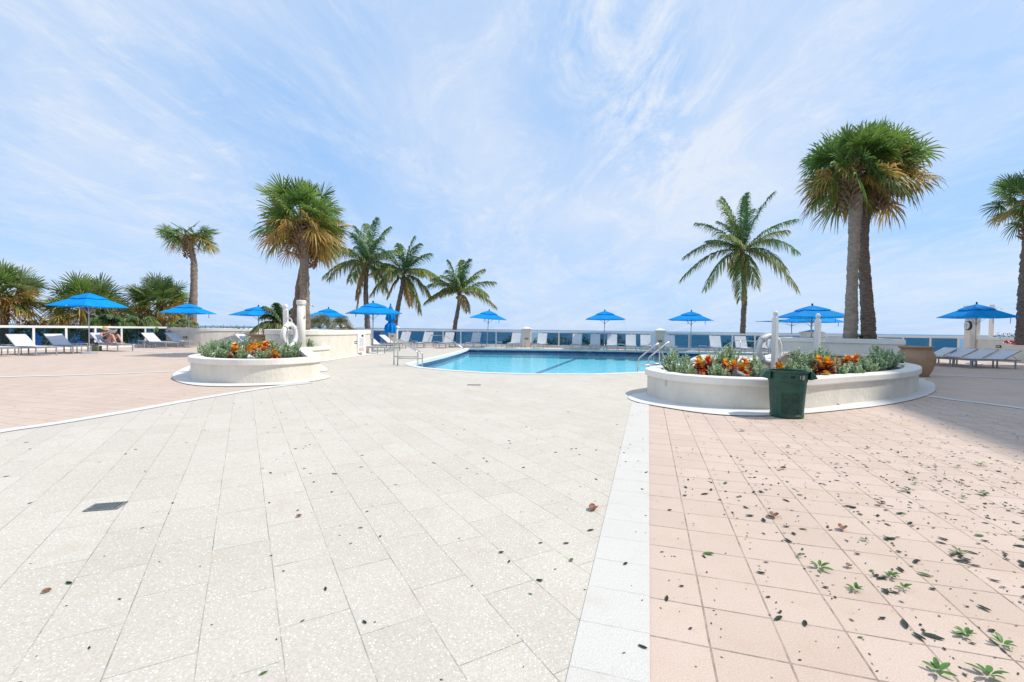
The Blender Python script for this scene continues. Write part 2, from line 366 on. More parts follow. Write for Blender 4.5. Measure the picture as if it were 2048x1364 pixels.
# white terrazzo area
lcurve = P2((-200, 896), (0, 862), (110, 846), (260, 821), (372, 801), (489, 781.5), (564, 771))
terr = [V((-1.9, -12, 0)) + d1 * 0, V((-7.0, -10, 0)), V((-6.9, 0, 0))] + lcurve + P2((600, 767)) + \
    [V((-5.6, 12.0, 0)), V((-7.6, 16.2, 0)), V((-7.8, 18.5, 0)), V((-8.0, 23, 0)), V((-9.0, 31.2, 0)), V((0.8, 32.2, 0)), V((10, 30.7, 0)), V((17.5, 28.8, 0)), V((19.0, 24, 0)),
     V((12.5, 20, 0)), V((8.5, 15.5, 0)), V((5, 12.2, 0)), V((3.8, 10.6, 0)), V((3.4, 9.3, 0)), V((3.0, 8.75, 0)), V((-0.28, 0, 0)) + d1 * 8.45, V((-0.28, 0, 0)) + d1 * -12]
bm = B(); sheet(bm, terr, [offset(pool, 0.02)], 0.004)
struct(link('white_terrazzo_paving', bm, M['terrazzo']))
# border band
bm = B(); e0 = V((-0.28, 0, 0)); e1 = V((0.03, 0, 0)); k_ = 0.0
sheet(bm, [e0 + d1 * -12, e0 + d1 * 8.5, e1 + d1 * 8.5, e1 + d1 * -12], [], 0.008)
struct(link('white_border_paving', bm, M['band']))
# curved and straight thin white border lines
def band_strip(pts, w, z, name='white_border_paving', k=5):
    ln = smooth_line(pts, k); bm = B(); vs = []
    for i, p in enumerate(ln):
        a = ln[max(0, i - 1)]; b = ln[min(len(ln) - 1, i + 1)]; t = (b - a).normalized(); nn = V((-t.y, t.x, 0)) * w / 2
        vs.append((bm.verts.new(V((p.x, p.y, z)) + nn), bm.verts.new(V((p.x, p.y, z)) - nn)))
    for a, b in zip(vs, vs[1:]): bm.faces.new((a[0], a[1], b[1], b[0]))
    bmesh.ops.recalc_face_normals(bm, faces=bm.faces)
    if sum(f.normal.z for f in bm.faces) < 0: bmesh.ops.reverse_faces(bm, faces=bm.faces)
    return struct(link(name, bm, M['apron']))
band_strip([(-8.5, -8, 0), (-7.1, 0, 0)] + [(p.x, p.y, 0) for p in P2((-200, 901), (0, 864), (110, 848), (260, 823), (372, 802.5), (489, 783), (564, 772), (622, 766))], 0.21, 0.012)
band_strip([(p.x, p.y, 0) for p in P2((-150, 759), (0, 754.5), (110, 751.5), (250, 747), (350, 742.5))], 0.24, 0.008)
band_strip([(p.x, p.y, 0) for p in P2((180, 700), (290, 703.3), (380, 708))], 0.25, 0.008)
band_strip([(p.x, p.y, 0) for p in P2((1840, 790), (1900, 799), (1980, 808.5), (2060, 819), (2200, 836))], 0.2, 0.008)
band_strip([(p.x, p.y, 0) for p in P2((1870, 751), (1960, 754.5), (2060, 759), (2200, 766))], 0.22, 0.008)

# planters
def planter(name, label, outline, h, th, zsoil, capw=0.05, capt=0.13):
    t = thing(name, label, 'planter', (0, 0, 0))
    out = ccw(outline); inn = offset(out, -th)
    bm = B(); ringwall(bm, out, inn, 0.0, h - capt + 0.004); bmesh.ops.recalc_face_normals(bm, faces=bm.faces)
    link('wall', bm, M['stucco'], t)
    bm = B(); ringwall(bm, offset(out, capw), offset(inn, -0.03), h - capt, h); bmesh.ops.recalc_face_normals(bm, faces=bm.faces)
    link('cap', bm, M['cap'], t, bevel=0.022)
    bm = B(); sheet(bm, offset(inn, 0.05), [], zsoil)
    # lumpy soil
    bmesh.ops.subdivide_edges(bm, edges=bm.edges, cuts=3, use_grid_fill=True)
    link('soil', bm, M['soil'], t)
    return t
Lfront = [(-8.45, 12.5), (-8.12, 11.55), (-7.65, 10.85), (-7.05, 10.4), (-6.36, 10.2), (-5.8, 10.25), (-5.3, 10.55), (-4.95, 11.2), (-4.9, 11.6)]
Lback = [(-5.3, 12.3), (-6.3, 14.2), (-7.35, 15.9), (-7.5, 16.6), (-7.3, 18.2), (-8.4, 18.6), (-10.2, 18.2), (-10.3, 16.4), (-9.5, 14.2)]
Lout = [V((p[0], p[1], 0)) for p in smooth_line(Lfront, 5)] + [V((p[0], p[1], 0)) for p in smooth_line(Lback, 4)]
planter('low_planter', 'low rounded white stucco planter of silver shrubs and croton, left of the pool', Lout, 0.55, 0.24, 0.44)
Rfront = [(3.1, 9.95), (2.79, 9.3), (2.9, 8.35), (3.35, 7.83), (3.98, 7.6), (4.6, 7.6), (5.2, 7.8), (6.23, 8.35), (7.45, 8.98), (8.6, 9.75), (9.6, 10.7), (10.3, 11.6), (11.0, 12.9), (11.9, 14.2), (12.9, 15.2)]
Rback = [(13.5, 16.1), (12.0, 19.3), (10.6, 18.0), (9.0, 15.9), (7.4, 13.9), (5.4, 12.1)]
Rout = [V((p[0], p[1], 0)) for p in smooth_line(Rfront, 5)] + [V((p[0], p[1], 0)) for p in smooth_line(Rback, 3)]
planter('low_planter', 'long curved white stucco planter of croton behind the green trash can', Rout, 0.53, 0.24, 0.43)
# high palm planters
Lp = [(-7.15, 21.6), (-7.1, 20.6), (-7.25, 19.2), (-7.6, 18.2), (-8.2, 17.55), (-8.9, 17.5), (-9.6, 18.0), (-10.3, 19.0), (-10.9, 20.8), (-11.2, 23)]
Lpo = [V((p[0], p[1], 0)) for p in smooth_line(Lp, 5)] + [V((-10.8, 25, 0)), V((-9, 25.6, 0)), V((-7.4, 24.0, 0))]
planter('high_planter', 'tall curved white planter wall round the palm with two crossing trunks, left of the pool', Lpo, 1.18, 0.3, 1.02, 0.04, 0.2)
Rp = [V((11.75, 20.3, 0)), V((13.8, 16.0, 0)), V((16.6, 19.4, 0)), V((17.4, 22.2, 0)), V((14.6, 23.6, 0))]
planter('high_planter', 'tall angular white planter wall round the pair of big palms at right', Rp, 1.1, 0.3, 0.98, 0.04, 0.18)
Wl = [(-21.7, 28.65), (-20.6, 28.3), (-19.4, 28.35), (-18.3, 28.9), (-17.3, 29.9), (-16.75, 31.0), (-16.7, 31.3)]
Wlo = [V((p[0], p[1], 0)) for p in smooth_line(Wl, 4)] + [V((-17.2, 34.0, 0)), V((-21.3, 32.0, 0))]
planter('high_planter', 'curved beige planter wall with trailing weeds at the end of the left railing', Wlo, 1.16, 0.3, 1.08, 0.04, 0.2)
# aprons round the planters
la = [V((p.x, p.y, 0)) for p in P2((385, 731), (352, 744), (345, 754), (352, 763), (390, 771.5), (456, 774), (539, 771.6), (590, 768.5), (640, 761), (661, 755), (650, 750), (630, 745))] + [V((-5.5, 13.6, 0)), V((-7.0, 16.2, 0)), V((-8.5, 16.5, 0)), V((-9, 13.5, 0))]
bm = B(); sheet(bm, smooth_line(la, 4, True), [], 0.016); struct(link('white_planter_apron_paving', bm, M['apron']))
la = [V(p) for p in ((-7.3, 16.5, 0), (-7.0, 17.3, 0), (-6.95, 19, 0), (-6.7, 21.2, 0), (-6.3, 22.3, 0), (-7.3, 24, 0), (-8, 20, 0))]
bm = B(); sheet(bm, smooth_line(la, 4, True), [], 0.016); struct(link('white_planter_apron_paving', bm, M['apron']))
ra = [V((p.x, p.y, 0)) for p in P2((1300, 784), (1266, 790), (1256, 797), (1270, 804), (1301, 811), (1380, 824), (1443, 831), (1500, 833), (1560, 832), (1618, 828), (1737, 815.7), (1800, 806), (1841, 796.4), (1866, 786), (1871, 777), (1867, 766.7), (1850, 761), (1838, 757))] + [V((9.5, 13.2, 0)), V((6, 11, 0)), V((3.6, 10.4, 0))]
bm = B(); sheet(bm, smooth_line(ra, 3, True), [], 0.016); struct(link('white_planter_apron_paving', bm, M['apron']))

# pool basin
WL = -0.20
t = thing('swimming_pool', 'freeform swimming pool of turquoise water edged with dark blue tile', 'swimming pool')
po = pool; n = len(po)
def band_wall(bm, loop, z0, z1):
    a = [bm.verts.new((p.x, p.y, z0)) for p in loop]; b = [bm.verts.new((p.x, p.y, z1)) for p in loop]
    for i in range(len(loop)):
        j = (i + 1) % len(loop); bm.faces.new((a[i], b[i], b[j], a[j]))
def tile_mat():
    m, nt, N, L, P = newmat('waterline_tile')
    tc = N.new('ShaderNodeTexCoord')
    vo = N.new('ShaderNodeTexVoronoi'); vo.distance = 'CHEBYCHEV'; vo.inputs['Scale'].default_value = 6.5; vo.inputs['Randomness'].default_value = 0.12
    L.new(tc.outputs['Object'], vo.inputs['Vector'])
    r = N.new('ShaderNodeValToRGB'); L.new(vo.outputs['Color'], r.inputs['Fac'])
    r.color_ramp.elements[0].color = (0.004, 0.022, 0.12, 1); r.color_ramp.elements[1].color = (0.012, 0.075, 0.26, 1)
    L.new(r.outputs[0], P.inputs['Base Color']); P.inputs['Roughness'].default_value = 0.15; return m
M['tile'] = tile_mat()
bm = B(); band_wall(bm, po, -0.10, -0.42); link('waterline_tile', bm, M['tile'], t)
bm = B(); band_wall(bm, po, -0.42, -0.60); sheet(bm, po, [], -0.60); link('basin', bm, M['poolwall'], t)
bm = B()
inn = offset(po, -0.015); out = offset(po, 0.26)
q = [[bm.verts.new((p.x, p.y, z)) for p in pl] for pl, z in ((inn, -0.102), (inn, 0.014), (offset(po, 0.0), 0.02), (out, 0.02), (out, 0.0))]
for a, b in zip(q, q[1:]):
    for i in range(n): bm.faces.new((a[i], a[(i + 1) % n], b[(i + 1) % n], b[i]))
bmesh.ops.recalc_face_normals(bm, faces=bm.faces); link('coping', bm, M['coping'], t)
bm = B(); sheet(bm, po, [], WL); link('water', bm, M['water'], t)
# entry steps along the near left side and lane line on the bottom
for k, (dd, zz) in enumerate(((1.2, -0.32), (0.8, -0.40), (0.4, -0.49))):
    bm = B(); near = [V(p) for p in ((-3.6, 16.9, 0), (-3.4, 15.9, 0), (-2.85, 15.05, 0), (-1.9, 14.25, 0), (-0.77, 13.6, 0), (0.6, 13.35, 0))]
    ln = smooth_line(near, 4); outp = []
    w = 0.45 + 0.4 * k
    fade = [max(0.02, w * math.sin(PI * i / (len(ln) - 1)) ** 0.5) for i in range(len(ln))]
    for i, p in enumerate(ln):
        a = ln[max(0, i - 1)]; b = ln[min(len(ln) - 1, i + 1)]; tt = (b - a).normalized(); outp.append(p + V((-tt.y, tt.x, 0)) * fade[i])
    a = [bm.verts.new((p.x, p.y, zz)) for p in ln]; b = [bm.verts.new((p.x, p.y, zz)) for p in outp]; c = [bm.verts.new((p.x, p.y, -0.598)) for p in outp]
    for i in range(len(ln) - 1):
        bm.faces.new((a[i], a[i + 1], b[i + 1], b[i])); bm.faces.new((b[i], b[i + 1], c[i + 1], c[i]))
    bmesh.ops.recalc_face_normals(bm, faces=bm.faces); link('step', bm, M['poolstep'], t)
bm = B(); p0 = at(1078, 745, -.59); p1 = at(1170, 710.5, -.59); p0 = p0 + (p0 - p1).normalized() * 2.2
tt = (p1 - p0).normalized(); nn = V((-tt.y, tt.x, 0)) * 0.13
vs = [bm.verts.new(V((p.x, p.y, -0.595)) + s * nn) for p, s in ((p0, 1), (p0, -1), (p1, -1), (p1, 1))]; bm.faces.new(vs)
link('lane_marking', bm, M['laneline'], t)
# depth marks in the tile
def text(body, size, m, parent, mw, name='depth_marking', extr=0.0):
    cu = bpy.data.curves.new(name, 'FONT'); cu.body = body; cu.size = size; cu.extrude = extr; cu.align_x = 'CENTER'; cu.align_y = 'CENTER'
    tmp = bpy.data.objects.new(name, cu); COL.objects.link(tmp)
    dg = bpy.context.evaluated_depsgraph_get(); me = bpy.data.meshes.new_from_object(tmp.evaluated_get(dg))
    bpy.data.objects.remove(tmp)
    o = bpy.data.objects.new(name, me); COL.objects.link(o); me.materials.clear(); me.materials.append(m); o.parent = parent; o.matrix_local = mw
    return o
for X, Y, ang in ((-2.25, 30.59, 0), (5.2, 30.36, -5)):
    text('4 FT', 0.13, M['lens'], t, Matrix.Translation((X, Y - 0.02, -0.135)) @ Euler((R(90), 0, R(ang))).to_matrix().to_4x4())

# beach and sea
bm = B(); sheet(bm, [V(p) for p in ((-900, -400, 0), (900, -400, 0), (900, 55, 0), (300, 60, 0), (0, 62, 0), (-300, 70, 0), (-900, 75, 0))], [], -3.4)
struct(link('beach_ground', bm, M['sand']))
bm = B(); sheet(bm, [V(p) for p in ((-30000, 40, 0), (30000, 40, 0), (30000, 45000, 0), (-30000, 45000, 0))], [], -3.9)
struct(link('sea_water', bm, M['sea']))

# ------------------------------------------------------------------ railings
def railing(label, a, b, sp, n=None, first=0.0):
    t = thing('glass_railing', label, 'railing', a, math.atan2((b - a).y, (b - a).x)); Lr = (b - a).length
    bm = B(); box(bm, (Lr / 2, 0, 1.145), (Lr, 0.09, 0.115)); link('top_rail', bm, M['railw'], t, bevel=0.012)
    bm = B(); box(bm, (Lr / 2, 0, 0.05), (Lr, 0.16, 0.1)); link('kerb', bm, M['railw'], t, bevel=0.01)
    bm = B(); box(bm, (Lr / 2, 0, 0.15), (Lr, 0.04, 0.05)); link('bottom_rail', bm, M['railw'], t)
    xs = []; x = first
    while x <= Lr + 0.01: xs.append(x); x += sp
    for x in xs:
        bm = B(); box(bm, (x, 0, 0.59), (0.10, 0.06, 1.0)); link('post', bm, M['railw'], t, bevel=0.006)
    for x0, x1 in zip(xs, xs[1:]):
        bm = B(); box(bm, ((x0 + x1) / 2, 0, 0.64), (x1 - x0 - 0.10, 0.010, 0.92)); link('glass_panel', bm, M['glass'], t)
    return t
railing('glass railing with thick white top rail behind the loungers at far left', left_rail[0], left_rail[1], 1.335, first=0.32)
railing('straight glass railing behind the pool, left of the capped pillar behind its middle', far_rail_A[0], V((0.75, 34.4, 0)), 1.333, first=0.3)
railing('glass railing behind the pool between the two capped pillars', V((1.5, 34.3, 0)), V((10.0, 32.0, 0)), 1.30, first=0.75)
railing('long glass railing running right from the second capped pillar to the clock column', V((10.75, 31.78, 0)), far_rail_C[1], 1.36, first=0.15)
def pillar(label, x, y, w, h, rz, cap=True):
    t = thing('pillar', label, 'pillar', (x, y, 0), rz)
    bm = B(); box(bm, (0, 0, h / 2), (w, w, h)); link('shaft', bm, M['stucco'], t, bevel=0.015)
    bm = B(); box(bm, (0, 0, h + 0.035), (w + 0.14, w + 0.14, 0.07))
    r = bmesh.ops.create_cone(bm, cap_ends=True, segments=4, radius1=(w + 0.12) * 0.7071, radius2=0.02, depth=0.16, matrix=Matrix.Translation((0, 0, h + 0.149)) @ Matrix.Rotation(PI / 4, 4, 'Z'))
    link('cap', bm, M['cap'], t)
    return t
pillar('square beige pillar with white pyramid cap behind the middle of the pool', 1.12, 34.35, 0.62, 1.3, R(-6))
pillar('square beige pillar with flat white cap behind the pool ladder', 10.38, 31.9, 0.64, 1.3, R(-15))
pillar('square beige pillar partly hidden by the folded blue umbrella', -8.9, 34.2, 0.62, 1.3, 0)
pillar('capped pillar showing just above the left planter wall', -12.3, 33.6, 0.95, 1.25, 0)
pillar('capped pillar showing just above the right planter wall', 18.3, 27.8, 0.95, 1.28, R(-15))

def plate(label, p, rz, w=0.24, h=0.11):
    t = thing('step_light', label, 'wall light', p, rz, 'small louvred wall lights')
    bm = B(); box(bm, (0, 0, 0), (w, 0.02, h)); link('bezel', bm, M['dark'], t, bevel=0.005)
    bm = B(); box(bm, (0, -0.012, 0), (w * 0.62, 0.012, h * 0.4)); link('lens', bm, M['lens'], t)
pl = 'dark framed wall light set in '
plate(pl + 'the pillar behind the middle of the pool', (1.09, 34.03, 0.62), R(-6))
plate(pl + 'the pillar behind the pool ladder', (10.29, 31.57, 0.62), R(-15))
plate(pl + 'the pillar under the folded blue umbrella', (-8.95, 33.88, 0.7), 0)
plate(pl + 'the tall left planter wall beside the tall sign', (-7.105, 20.65, 0.62), R(86), 0.5, 0.12)
plate(pl + 'the curved beige wall behind the left loungers', (-20.3, 28.24, 0.56), R(0))
# ------------------------------------------------------------------ umbrellas
def make_umbrella(name='market_umbrella', canopy='blue', side=2.6, rim=2.1, apex=2.64, straps=True):
    t = thing(name, 'x', 'umbrella')
    h = side / 2
    bm = B()
    # square canopy with sagging panels between eight ribs
    def zc(r_, a):   # r_ in 0..1 along square radius, sag between hips
        z = apex + (rim - apex) * (r_ ** 1.12)
        s = abs(math.sin(2 * (a - PI / 4)))
        return z - 0.05 * r_ * (s * 0.6) - 0.02 * math.sin(PI * r_) * s
    NA, NR = 48, 8; grid = []
    for j in range(1, NR + 1):
        row = []
        for k in range(NA):
            a = 2 * PI * k / NA; f = 1 / max(abs(math.cos(a)), abs(math.sin(a)))
            r_ = j / NR; x = math.cos(a) * f * h * r_; y = math.sin(a) * f * h * r_
            if j == NR:
                scal = 1 - 0.06 * abs(math.sin(2 * (a - PI / 4)))
                x *= scal; y *= scal
            row.append(bm.verts.new((x, y, zc(r_, a))))
        grid.append(row)
    c = bm.verts.new((0, 0, apex))
    for k in range(NA): bm.faces.new((c, grid[0][k], grid[0][(k + 1) % NA]))
    for a, b in zip(grid, grid[1:]):
        for k in range(NA): bm.faces.new((a[k], b[k], b[(k + 1) % NA], a[(k + 1) % NA]))
    # valance hem
    hem = [bm.verts.new((v.co.x, v.co.y, v.co.z - 0.022)) for v in grid[-1]]
    for k in range(NA): bm.faces.new((grid[-1][k], hem[k], hem[(k + 1) % NA], grid[-1][(k + 1) % NA]))
    bmesh.ops.recalc_face_normals(bm, faces=bm.faces)
    link('canopy', bm, M[canopy], t)
    # wind vent tier
    bm = B(); c = bm.verts.new((0, 0, apex + 0.05)); rows = []
    for r_ in (0.12, 0.24, 0.36, 0.47):
        row = []
        for k in range(NA):
            a = 2 * PI * k / NA; f = 1 / max(abs(math.cos(a)), abs(math.sin(a)))
            row.append(bm.verts.new((math.cos(a) * f * h * r_, math.sin(a) * f * h * r_, zc(r_, a) + 0.05 + (0.0 if r_ < .4 else -0.012 + 0.02 * math.sin(4 * a) ** 2))))
        rows.append(row)
    for k in range(NA): bm.faces.new((c, rows[0][k], rows[0][(k + 1) % NA]))
    for a, b in zip(rows, rows[1:]):
        for k in range(NA): bm.faces.new((a[k], b[k], b[(k + 1) % NA], a[(k + 1) % NA]))
    hm = [bm.verts.new((v.co.x, v.co.y, v.co.z - 0.018)) for v in rows[-1]]
    for k in range(NA): bm.faces.new((rows[-1][k], hm[k], hm[(k + 1) % NA], rows[-1][(k + 1) % NA]))
    bmesh.ops.recalc_face_normals(bm, faces=bm.faces)
    link('vent', bm, M[canopy], t)
    bm = B(); lathe(bm, [(0.028, 0.05), (0.028, apex)], 12); link('pole', bm, M['alul'], t, smooth=True)
    bm = B(); lathe(bm, [(0.035, apex + 0.04), (0.05, apex + 0.07), (0.04, apex + 0.13), (0.015, apex + 0.15)], 10); link('finial', bm, M['dark'], t)
    for k in range(8):
        a = k * PI / 4; f = 1 / max(abs(math.cos(a)), abs(math.sin(a)))
        bm = B(); tube(bm, [(0.03 * math.cos(a), 0.03 * math.sin(a), apex - 0.06), (math.cos(a) * f * h * 0.97, math.sin(a) * f * h * 0.97, rim - 0.03)], 0.010, 5)
        link('rib', bm, M['alul'], t)
    bm = B(); lathe(bm, [(0.045, 1.75), (0.05, 1.78), (0.045, 1.84)], 10)
    for k in range(8):
        a = k * PI / 4; f = 1 / max(abs(math.cos(a)), abs(math.sin(a)))
        tube(bm, [(0.04 * math.cos(a), 0.04 * math.sin(a), 1.8), (math.cos(a) * f * h * 0.5, math.sin(a) * f * h * 0.5, zc(.5, a) - 0.03)], 0.007, 4)
    link('runner', bm, M['alul'], t)
    if straps:
        for x in (-0.35, 0.35):
            bm = B(); box(bm, (x * 1.6 - 0.2, -h * 0.97, rim - 0.16), (0.035, 0.006, 0.24), ry=0.1 * x); link('strap', bm, M['bluedark'], t)
    bm = B(); lathe(bm, [(0.40, 0.0), (0.40, 0.03), (0.34, 0.055), (0.14, 0.085), (0.05, 0.10), (0.045, 0.30), (0.03, 0.32)], 28)
    link('base', bm, M['alul'], t, smooth=False)
    return t
U0 = make_umbrella()
ug = 'open blue square umbrellas round the pool deck'
um = [  # px, py of base or (px, depth), rotation, scale, label
    (178, 20.2, 40, .93, 'open blue umbrella over the sunbather, largest at far left'),
    (378, 27.8, 36, 0.98, 'open blue umbrella in front of the tall bent bare palm trunk'),
    (517, 28.6, 25, 0.95, 'open blue umbrella rising from behind the tan pot and left planter'),
    (657, 31.6, 10, 0.97, 'open blue umbrella right of the white shower column'),
    (746, 24.5, 12, 0.99, 'open blue umbrella beside the folded blue one'),
    (973.5, 32.6, 5, 0.98, 'open blue umbrella beyond the pool, left of the middle pillar'),
    (1209, 31.5, 8, 0.99, 'open blue umbrella above the middle of the row beyond the pool'),
    (1382, 30.3, 14, 0.985, 'open blue umbrella just right of the ladder, left of the coconut palm'),
    (1623, 22.8, 16, 1.0, 'large open blue umbrella left of the twin palm trunks, nearest of its cluster'),
    (1622, 27.5, 12, 0.94, 'blue umbrella mostly hidden right behind the large one by the twin palms'),
    (1951, 20.4, 22, 0.92, 'open blue umbrella over the right hand loungers by the clock column'),
]
hor = lambda px: 658.8 + .0122 * (px - 1024)
for i, (px, Y, rz, sc, lab) in enumerate(um):
    p = ad(px, hor(px), Y); loc = (p.x, p.y, 0)
    u = U0 if i == 0 else copy_tree(U0)
    u.location = loc; u.rotation_euler = (0, 0, R(rz)); u.scale = (sc, sc, sc)
    va = math.atan2(p.y, p.x); wd = {178: 163, 378: 110, 517: 103, 657: 78, 746: 107, 973.5: 72, 1209: 77, 1382: 84, 1623: 134, 1622: 120, 1951: 152}[px] * Y / 910
    jt = math.acos(min(.995, wd / (3.62 * sc))); u.rotation_euler = (0, 0, va + PI / 4 + jt * (1 if i % 2 else -1)); rz = math.degrees(u.rotation_euler[2])
    hs = {178: .74, 1951: .72, 378: .83}.get(px, sc); u.scale = (hs, hs, 1.0 if px in (178, 1951) else sc)
    if i == 5: u.rotation_euler = (R(-1), R(-3.5), R(rz))
    if i in (8, 9):
        u.scale = (.97, .97, sc)
    u['label'] = lab; u['group'] = ug
# thin teal canopy seen edge on
U3 = make_umbrella('flat_umbrella', 'teal', 3.3, 2.12, 2.2, straps=False)
p = ad(1583, hor(1583), 32.0); U3.location = (p.x, p.y, 0); U3.rotation_euler = (0, 0, R(3)); U3['label'] = 'nearly flat teal canopy showing as a thin line left of the blue cluster'; U3['category'] = 'umbrella'

# folded umbrella
t = thing('folded_umbrella', 'folded blue umbrella tied round its pole, standing under the open one', 'umbrella', tuple(ad(781, hor(781), 26.6).xy) + (0,), 0.3)
bm = B(); prof = [(0.03, 2.62), (0.10, 2.48), (0.17, 2.25), (0.215, 2.0), (0.25, 1.82), (0.22, 1.75), (0.10, 1.68), (0.12, 1.62), (0.26, 1.45), (0.30, 1.25), (0.27, 1.12), (0.29, 1.03)]
n = 40; rings = []
for j, (r_, z) in enumerate(prof):
    rings.append([bm.verts.new((r_ * (1 + 0.28 * math.sin(8 * a + 0.6 * math.sin(a * 3)) * (0.3 + 0.7 * min(1, j / 4))) * math.cos(a), r_ * (1 + 0.28 * math.sin(8 * a + 0.6 * math.sin(a * 3)) * (0.3 + 0.7 * min(1, j / 4))) * math.sin(a), z + (0.06 * math.sin(5 * a) if j == len(prof) - 1 else 0))) for a in [2 * PI * k / n for k in range(n)]])
for a, b in zip(rings, rings[1:]):
    for k in range(n): bm.faces.new((a[k], a[(k + 1) % n], b[(k + 1) % n], b[k]))
bmesh.ops.recalc_face_normals(bm, faces=bm.faces); link('canopy', bm, M['blue'], t, smooth=True)
bm = B(); lathe(bm, [(0.115, 1.63), (0.125, 1.65), (0.125, 1.69), (0.115, 1.71)], 16); link('tie', bm, M['bluedark'], t)
bm = B(); lathe(bm, [(0.024, 0.05), (0.024, 2.6)], 10); link('pole', bm, M['alul'], t, smooth=True)
bm = B(); lathe(bm, [(0.03, 2.6), (0.045, 2.66), (0.01, 2.74)], 8); link('finial', bm, M['dark'], t)
bm = B(); lathe(bm, [(0.38, 0), (0.38, 0.03), (0.12, 0.09), (0.045, 0.1), (0.04, 0.3)], 24); link('base', bm, M['alul'], t)

# ------------------------------------------------------------------ loungers
def make_lounger(backang=38, frame='alu'):
    t = thing('sun_lounger', 'x', 'sun lounger')
    W, Ls = 0.66, 1.0; sz = 0.36; hx = -0.30; bl = 0.80
    bm = B()
    for y in (-W / 2, W / 2): box(bm, (0, y, sz - 0.035), (2.0, 0.03, 0.05))
    for x in (-0.985, 0.985, hx): box(bm, (x, 0, sz - 0.037), (0.03, W - 0.03, 0.045))
    link('frame', bm, M[frame], t)
    for x in (-0.80, 0.97):
        for y in (-W / 2 + 0.002, W / 2 - 0.002):
            bm = B(); box(bm, (x, y, (sz - 0.06) / 2), (0.045, 0.034, sz - 0.06)); link('leg', bm, M[frame], t)
    # sling seat, slightly sagging
    bm = B(); nx = 14; ny = 6; g = []
    for i in range(nx + 1):
        x = hx + (0.985 - hx) * i / nx; row = []
        for j in range(ny + 1):
            y = -W / 2 + W * j / ny
            row.append(bm.verts.new((x, y, sz + 0.012 - 0.02 * math.sin(PI * j / ny) * math.sin(PI * min(1, i / nx)) ** .5)))
        g.append(row)
    for i in range(nx):
        for j in range(ny): bm.faces.new((g[i][j], g[i + 1][j], g[i + 1][j + 1], g[i][j + 1]))
    bmesh.ops.solidify(bm, geom=bm.faces[:], thickness=-0.012); link('seat', bm, M['sling'], t)
    ca, sa = math.cos(R(backang)), math.sin(R(backang))
    bm = B(); g = []
    for i in range(9):
        s = bl * i / 8; row = []
        for j in range(ny + 1):
            y = -W / 2 + 0.01 + (W - 0.02) * j / ny; sag = 0.025 * math.sin(PI * j / ny) * math.sin(PI * i / 8)
            row.append(bm.verts.new((hx - s * ca + sag * sa * 0, y, sz + 0.012 + s * sa - sag)))
        g.append(row)
    for i in range(8):
        for j in range(ny): bm.faces.new((g[i][j], g[i + 1][j], g[i + 1][j + 1], g[i][j + 1]))
    bmesh.ops.recalc_face_normals(bm, faces=bm.faces)
    bmesh.ops.solidify(bm, geom=bm.faces[:], thickness=0.012); link('backrest', bm, M['sling'], t)
    bm = B()
    for y in (-W / 2 + 0.005, W / 2 - 0.005):
        c = V((hx - bl / 2 * ca, y, sz + bl / 2 * sa - 0.012)); box(bm, c, (bl, 0.026, 0.03), ry=R(backang))
    box(bm, (hx - bl * ca, 0, sz + bl * sa - 0.005), (0.03, W, 0.03), ry=R(backang))
    for y in (-W / 2 + 0.04, W / 2 - 0.04):
        tube(bm, [(hx - bl * 0.55 * ca, y, sz + bl * 0.55 * sa - 0.02), (hx - 0.62, y, sz - 0.03)], 0.010, 5)
    tube(bm, [(hx - 0.62, -W / 2 + 0.04, sz - 0.03), (hx - 0.62, W / 2 - 0.04, sz - 0.03)], 0.010, 5)
    link('back_frame', bm, M[frame], t)
    return t
L0 = make_lounger(37); L1 = make_lounger(27); L2 = make_lounger(58)
used = {}
def lounger(proto, foot_px, foot_py, ang, lab, grp, which='near', foot=None):
    """near foot leg stands at the ground point; ang = world heading of the foot end"""
    p = foot if foot is not None else at(foot_px, foot_py)
    c, s = math.cos(ang), math.sin(ang)
    ly = -0.33 if which == 'near' else 0.33
    if which == 'mid': ly = 0
    off = V((0.97 * c - ly * s, 0.97 * s + ly * c, 0))
    o = proto if proto.name not in used else copy_tree(proto)
    used[proto.name] = 1
    o.location = (p.x - off.x, p.y - off.y, 0); o.rotation_euler = (0, 0, ang)
    o['label'] = lab; o['group'] = grp
    return o
aL = math.atan2(-0.287, 0.958)
gl = 'white sling loungers along the left railing'
lounger(L0, 72, 712, aL, 'white lounger second from the left edge of the photo, just right of a small table', gl)
lounger(L0, -8, 714, aL, 'white lounger cut by the left edge of the photo, only its foot showing', gl)
lounger(L0, 146, 708, aL, 'white lounger between the sunbather and the leftmost full lounger', gl)
LP = lounger(L0, 235.5, 703.5, aL, 'white lounger the sunbather in the straw hat lies on', gl)
lounger(L0, 332, 697, aL, 'white lounger just right of the sunbather, its back partly shaded', gl)
lounger(L0, 378, 695.5, aL, 'white lounger against the curved beige wall, beside an umbrella base', gl)
lounger(L0, 520, 694, aL, 'lounger half hidden by the left planter and the tan pot', gl, foot=ad(522, 694, 25.5).xy.to_3d())
lounger(L0, 755, 708, aL, 'lounger frame seen side-on beside the tall sign, nearest of three', gl)
lounger(L0, 787, 703, aL, 'white lounger seen side-on between tall sign and folded umbrella, middle one of three', gl)
lounger(L0, 811, 697.5, aL, 'white lounger seen side-on right in front of the folded umbrella, farthest of three', gl)
